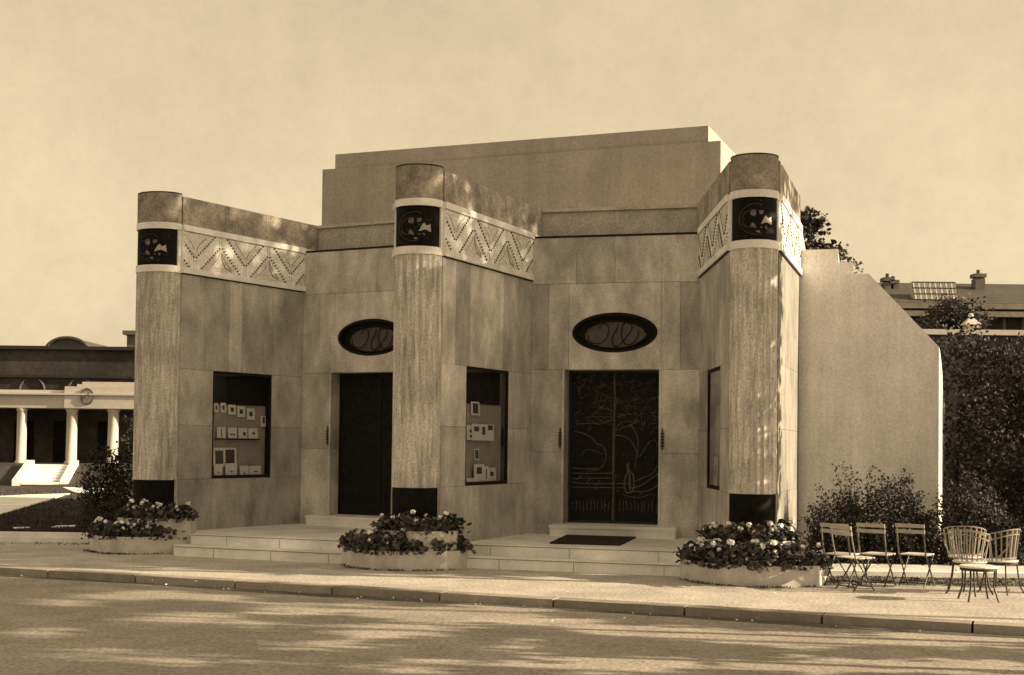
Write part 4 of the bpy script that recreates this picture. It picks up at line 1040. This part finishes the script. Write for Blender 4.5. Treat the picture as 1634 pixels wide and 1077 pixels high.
hb = thing('long_hall', 'long dark hall with straight cornice and a low arched roof light behind the white colonnade', 'building', (-38, HB, .84))
xr, zt_ = PZ(222, 554, HB); xl = -75
m = MB(); m.box(xl, xr+8, HB, HB+20, 0, zt_-.25); obj('wall', m, M_fardark, hb)
m = MB(); m.box(xl-.2, xr+8.2, HB-.35, HB+20.2, zt_-.248, zt_); m.box(xl-.2, xr+8.2, HB-.2, HB-.001, zt_-2.3, zt_-2.1); obj('cornice', m, mat('dark cornice', .04, rough=.9), hb)
m = MB()
for i in range(16):
    x = xl+(xr+8-xl)*(i+.5)/16
    P = [(x+.9*cos(t*pi/8), HB-.05, zt_-3.2+.9*sin(t*pi/8)) for t in range(9)]; m.tube(P, .09, 4)
obj('blind_arch', m, M_slate, hb)
c0, zc0 = PZ(72, 553, HB+5); c1, _ = PZ(143, 553, HB+5); _, zc1 = PZ(107, 538.5, HB+5); cxm = (c0+c1)/2; rw = (c1-c0)/2
m = MB(); n = 20; pts = [(cxm+rw*cos(pi*i/n), zt_-.1+(zc1-zt_+.1)*sin(pi*i/n)) for i in range(n+1)]
nv = len(m.v); m.v += [(x, HB+5, z) for x, z in pts]+[(x, HB+14, z) for x, z in pts]; m.face([nv+i for i in range(n+1)]); m.face([nv+n+1+i for i in range(n+1)][::-1])
for i in range(n): m.face((nv+i, nv+n+1+i, nv+n+2+i, nv+i+1))
m.tube([(x, HB+4.9, z) for x, z in pts], .12, 5)
obj('arched_roof', m, M_slate, hb)
tx, tz = PZ(212, 536, HB+3)
m = MB(); m.box(tx-.15, tx+2.2, HB+2, HB+4, zt_-.2, tz-.0); m.box(tx-.4, tx+2.6, HB+1.7, HB+4.3, tz, tz+.3); m.lathe([(.5, tz+.3), (.35, tz+.6), (.12, tz+.8), (0, tz+1.1)], (tx+.7, HB+3), 10); obj('roof_turret', m, M_farwall, hb)
for i, (px_, Y, h_) in enumerate(((-60, 57.5, 1.6), (222, 57, 2.6), (-120, 50, 2.2))):
    x = X(px_, Y); shrub('garden_bush', ['small bush before the colonnade at the left', 'bush at the right end of the colonnade', 'bush on the far left of the lawn'][i], 'bush', x, Y, .8 if Y > 55 else .1, h_, .9, 2500, 200+i, M_leafd, 16, .12)
# grass on the lawns
rr = random.Random(77); m = MB()
for i in range(26000):
    y = 26.3+(rr.random()**1.7)*21; x = -y*rr.uniform(.27, .42)
    if x > -7.4: continue
    if any(sum(((a[1] > y) != (b[1] > y)) and (x < (b[0]-a[0])*(y-a[1])/(b[1]-a[1])+a[0]) for a, b in zip(P, P[1:]+P[:1])) % 2 for P in PATHS): continue
    m.tone = rr.uniform(.4, 1.6); h_ = rr.uniform(.04, .09); n = len(m.v); a = rr.uniform(0, pi); dx, dy = cos(a)*.012, sin(a)*.012
    m.v += [(x-dx, y-dy, .1), (x+dx, y+dy, .1), (x+rr.gauss(0, .02), y+rr.gauss(0, .02), .1+h_)]; m.face((n, n+1, n+2))
tag(obj('lawn_grass', m, M_blade), None, None, None, 'stuff'); bpy.data.objects['lawn_grass']['label'] = 'short dark grass of the lawn left of the pavilion'; bpy.data.objects['lawn_grass']['category'] = 'grass'
# weeds and dead leaves along steps, edging and kerb
m = MB(); rr = random.Random(78)
def tuft(x, y, z, k=6, s=.05):
    for _ in range(k): m.tone = rr.uniform(.5, 2.2); m.leaf((x+rr.gauss(0, .04), y+rr.gauss(0, .03), z), s*rr.uniform(.5, 1.2), Vector((rr.gauss(0, .5), rr.gauss(0, .5), 1)), rr)
for Pl, Pr, sag, *_ in PL:
    f = Frame(Pl, Pr)
    for i in range(60):
        t = rr.uniform(-.03, 1.0); x, y = off(f, f.L*t, sag*(1-(2*t-1)**2)+.02+abs(rr.gauss(0, .05))); tuft(x, y, .0, 5, .035)
for i in range(240):
    x = rr.uniform(4.5, 12); y = 20.3-(x-4.9)*.033-abs(rr.gauss(0, .55)); tuft(x, y, 0, 4, .035)
for i in range(70):
    x = rr.uniform(-12, -7.8); tuft(x, 25.1-abs(rr.gauss(0, .35)), 0, 4, .035)
for i in range(2600):
    x = rr.uniform(4.5, 10.5); q = rr.random(); y = 20.35-(x-4.9)*.033-q*1.15-.10*sin(x*3.1)
    if rr.random() > 1-q*.75: continue
    tuft(x, y, 0, 3, .03)
tag(obj('ground_weeds', m, M_leafm), 'thin weeds and moss along planters, edging and steps', 'weeds', None, 'stuff')
m = MB()
for i in range(60):
    t = rr.uniform(-9, 9); d = abs(rr.gauss(.05, .12))+.02 if rr.random() < .8 else rr.uniform(.1, 2.5); q = KL(t, d, ROADZ+.012); m.tone = rr.uniform(.7, 1.2); m.leaf(q, rr.uniform(.018, .04), Vector((rr.gauss(0, 1), rr.gauss(0, 1), .25)), rr)
for i in range(12): m.leaf((rr.uniform(-6, 8), rr.uniform(17.8, 19.3), .012), rr.uniform(.03, .05), Vector((rr.gauss(0, 1), rr.gauss(0, 1), .25)), rr)
tag(obj('fallen_leaves', m, M_petal), 'pale fallen leaves scattered along the gutter', 'leaves', None, 'stuff')

# ------------------------------------------------------------------ avenue trees at the right whose shade falls on the road
AZ, EL = -8.0, 19.0
# crown shapes are worked back from sun patches chosen on the road, clump by clump
SX, SY, TE = cos(radians(AZ)), sin(radians(AZ)), math.tan(radians(EL))
gaps = []
for x0, y0, x1, y1 in ((185, 943, 313, 957), (215, 977, 347, 996), (405, 962, 513, 977), (337, 951, 415, 960), (352, 991, 440, 1004), (528, 962, 635, 982), (630, 967, 815, 999), (528, 999, 694, 1018), (420, 1021, 610, 1038),
    (800, 970, 876, 993), (887, 988, 989, 1008), (1025, 1000, 1178, 1023), (1198, 1008, 1330, 1034), (1392, 1005, 1640, 1034), (790, 1020, 850, 1040), (900, 1046, 1120, 1072), (1230, 1050, 1420, 1076), (560, 1050, 760, 1070), (60, 955, 150, 968), (20, 1000, 120, 1016), (1480, 1050, 1640, 1080), (250, 1042, 400, 1060), (90, 1030, 200, 1046)):
    cx, cy = ground((x0+x1)/2, (y0+y1)/2, ROADZ); ax = abs(ground(x1, (y0+y1)/2, ROADZ)[0]-ground(x0, (y0+y1)/2, ROADZ)[0])/2
    ay = abs(ground((x0+x1)/2, y0, ROADZ)[1]-ground((x0+x1)/2, y1, ROADZ)[1])/2; gaps.append((cx, cy, ax*1.12+.26, ay*1.15+.20))
TR = []   # trunk x, distance v across the light, lowest reach, label
for x_, v_, far, lab_ in ((12.0, 11.0, 0, 'lowest avenue tree across the road beyond the right edge'), (13.2, 13.0, 0, 'small avenue tree in the middle of the road side row'), (14.0, 14.9, 0, 'avenue tree nearest the wire armchairs beyond the right edge'),
    (23.0, 12.2, 1, 'tall avenue tree farthest from the pavement'), (24.5, 14.4, 1, 'tall avenue tree in the middle of the back row'), (25.5, 16.2, 1, 'tallest avenue tree, nearest the pavement in the back row'), (11.5, 9.2, 0, 'avenue tree closest to the camera side beyond the right edge')):
    TR.append(dict(x=x_, y=(v_-(-SY)*x_)/SX, v=v_, far=far, lab=lab_, cl=[]))
rr = random.Random(55)
gx = -17.0
while gx < 6.2:
    gy = 9.0
    while gy < 22:
        px_, py_ = gx+rr.uniform(-.14, .14), gy+rr.uniform(-.12, .12); gy += .30
        kerbd = (Vector((px_, py_, 0))-kp).dot(kn)
        if kerbd < .18 or kerbd > 9: continue
        if any(((px_-a)/c)**2+((py_-b)/d)**2 < 1 for a, b, c, d in gaps): continue
        if rr.random() < .03: continue
        v = py_*SX-px_*SY
        if v > 18.6: continue
        isfar = px_ < -4.5+rr.uniform(-1, 1); cand = [t for t in TR if (t['far'] == 1) == isfar]
        t = min(cand, key=lambda q: abs(q['v']-v)); dist = (t['x']-px_)/SX+rr.uniform(-.8, .8)
        t['cl'].append((px_+SX*dist, py_+SY*dist, ROADZ+TE*dist))
    gx += .36
for k, t in enumerate(TR):
    if not t['cl']: continue
    x, y = t['x'], t['y']; top = max(c[2] for c in t['cl'])
    root = thing('avenue_tree', t['lab'], 'tree', (x, y, ROADZ), 0, 'avenue trees beyond the right edge')
    tm = MB(); tm.tube([(x, y, ROADZ), (x+.05, y, top*.35), (x-.04, y+.03, top*.7), (x, y, top*.97)], .11, 8, .03)
    for c in t['cl'][::11]: tm.tube([(x, y, ROADZ+max(.6, (c[2]-ROADZ)*.82)), ((x+c[0])/2, (y+c[1])/2, c[2]-.10), c], .016, 4, .006)
    obj('trunk', tm, M_bark, root); m = MB()
    for c in t['cl']:
        for _ in range(60):
            m.tone = rr.uniform(.5, 1.7); m.leaf((c[0]+rr.gauss(0, .15), c[1]+rr.gauss(0, .13), c[2]+rr.gauss(0, .055)), rr.uniform(.13, .24), None, rr)
    obj('crown', m, M_leafm, root)

# unseen trees added beyond the right edge to shade upper piers and right column
for (tv, v0, v1, lab_, x, zb, zt) in ((27.0, 23.2, 27.4, 'very tall unseen tree farther back, added to shade the upper piers', 22.0, 12.45, 17.2), (19.2, 19.6, 23.4, 'very tall slender unseen tree nearer the pavement, added to shade the upper piers', 22.0, 12.45, 17.2), (20.1, 19.55, 20.72, 'unseen columnar tree added to shade the right column', 13.0, 4.5, 9.9)):
    y = (tv+SY*x)/SX; root = thing('shade_tree', lab_, 'tree', (x, y, 0)); tm = MB(); m = MB()
    tm.tube([(x, y, 0), (x+.1, y, zb*.5), (x, y+.05, zb), (x-.05, y, zt-1.7)], .13, 8, .05); q = v0
    while q < v1:
        z = zb+.2*sin(q*3)
        while z < zt-abs(q-(v0+v1)/2)*.5:
            c = (x+rr.uniform(-.7, .7), 0, z+rr.uniform(-.1, .1)); c = (c[0], (q+rr.uniform(-.15, .15)+SY*c[0])/SX, c[2]+(c[0]-x)*TE)
            if rr.random() < .12: tm.tube([(x, y, c[2]-1.0), ((x+c[0])/2, (y+c[1])/2, c[2]-.3), c], .03, 4, .008)
            for _ in range(26): m.tone = rr.uniform(.5, 1.7); m.leaf((c[0]+rr.gauss(0, .2), c[1]+rr.gauss(0, .2), c[2]+rr.gauss(0, .17)), rr.uniform(.22, .4), None, rr)
            z += .38
        q += .38
    obj('trunk', tm, M_bark, root); obj('crown', m, M_leafm, root)
# avenue trees added above and behind the camera to dim the road's sky light
for k, (x, y, cr_, lab_) in enumerate(((-8.5, 6.0, 5.0, 'avenue tree added left of the camera, its crown shading the road'), (8.0, 5.0, 4.6, 'avenue tree added right of the camera, its crown shading the road'), (0, -3.5, 5.4, 'avenue tree added behind the camera to shade the road'))):
    tree('added_roadside_tree', lab_, 'tree', x, y, ROADZ, 11.5, cr_, 3.6, 6500, 500+k, M_leafm, .42, .22, None, 12, 1.5, 3.0, .5)

# ------------------------------------------------------------------ light
w = bpy.data.worlds.new('World'); sc.world = w; w.use_nodes = True; nt = w.node_tree; N = nt.nodes; L = nt.links
bg = N['Background']; sky = N.new('ShaderNodeTexSky'); sky.sky_type = 'NISHITA'; sky.sun_disc = False
sky.sun_elevation = radians(EL); sky.sun_rotation = radians(90-AZ); sky.air_density = 1.0; sky.dust_density = 3.0; sky.ozone_density = 1.0
bw = N.new('ShaderNodeRGBToBW'); L.new(sky.outputs[0], bw.inputs[0])
pw = N.new('ShaderNodeMath'); pw.operation = 'POWER'; pw.inputs[1].default_value = .45; L.new(bw.outputs[0], pw.inputs[0])
tn = N.new('ShaderNodeVectorMath'); tn.operation = 'SCALE'; tn.inputs[0].default_value = (1.0, .80, .505); L.new(pw.outputs[0], tn.inputs['Scale'])
tg = N.new('ShaderNodeTexCoord'); sn = N.new('ShaderNodeTexNoise'); sn.inputs['Scale'].default_value = 9; sn.inputs['Detail'].default_value = 12; sn.inputs['Roughness'].default_value = .82
L.new(tg.outputs['Generated'], sn.inputs['Vector']); sr = N.new('ShaderNodeMapRange'); sr.inputs['From Min'].default_value = .3; sr.inputs['From Max'].default_value = .7; sr.inputs['To Min'].default_value = .87; sr.inputs['To Max'].default_value = 1.09
L.new(sn.outputs['Fac'], sr.inputs['Value']); t2 = N.new('ShaderNodeVectorMath'); t2.operation = 'SCALE'; L.new(tn.outputs[0], t2.inputs[0]); L.new(sr.outputs['Result'], t2.inputs['Scale'])
L.new(t2.outputs[0], bg.inputs['Color']); bg.inputs['Strength'].default_value = .15
sl = bpy.data.lights.new('sun', 'SUN'); sl.energy = 2.8; sl.angle = radians(.4); sl.color = (1.0, .815, .525); so = bpy.data.objects.new('sun', sl); COL.objects.link(so)
d = Vector((cos(radians(AZ))*cos(radians(EL)), sin(radians(AZ))*cos(radians(EL)), sin(radians(EL)))); so.rotation_euler = d.to_track_quat('Z', 'Y').to_euler(); so.location = (20, 5, 20)
sc.view_settings.view_transform = 'Standard'; sc.view_settings.look = 'None'; sc.view_settings.gamma = 1; sc.view_settings.exposure = 1.86
sc.cycles.max_bounces = 6; sc.cycles.transparent_max_bounces = 8; sc.cycles.use_denoising = True
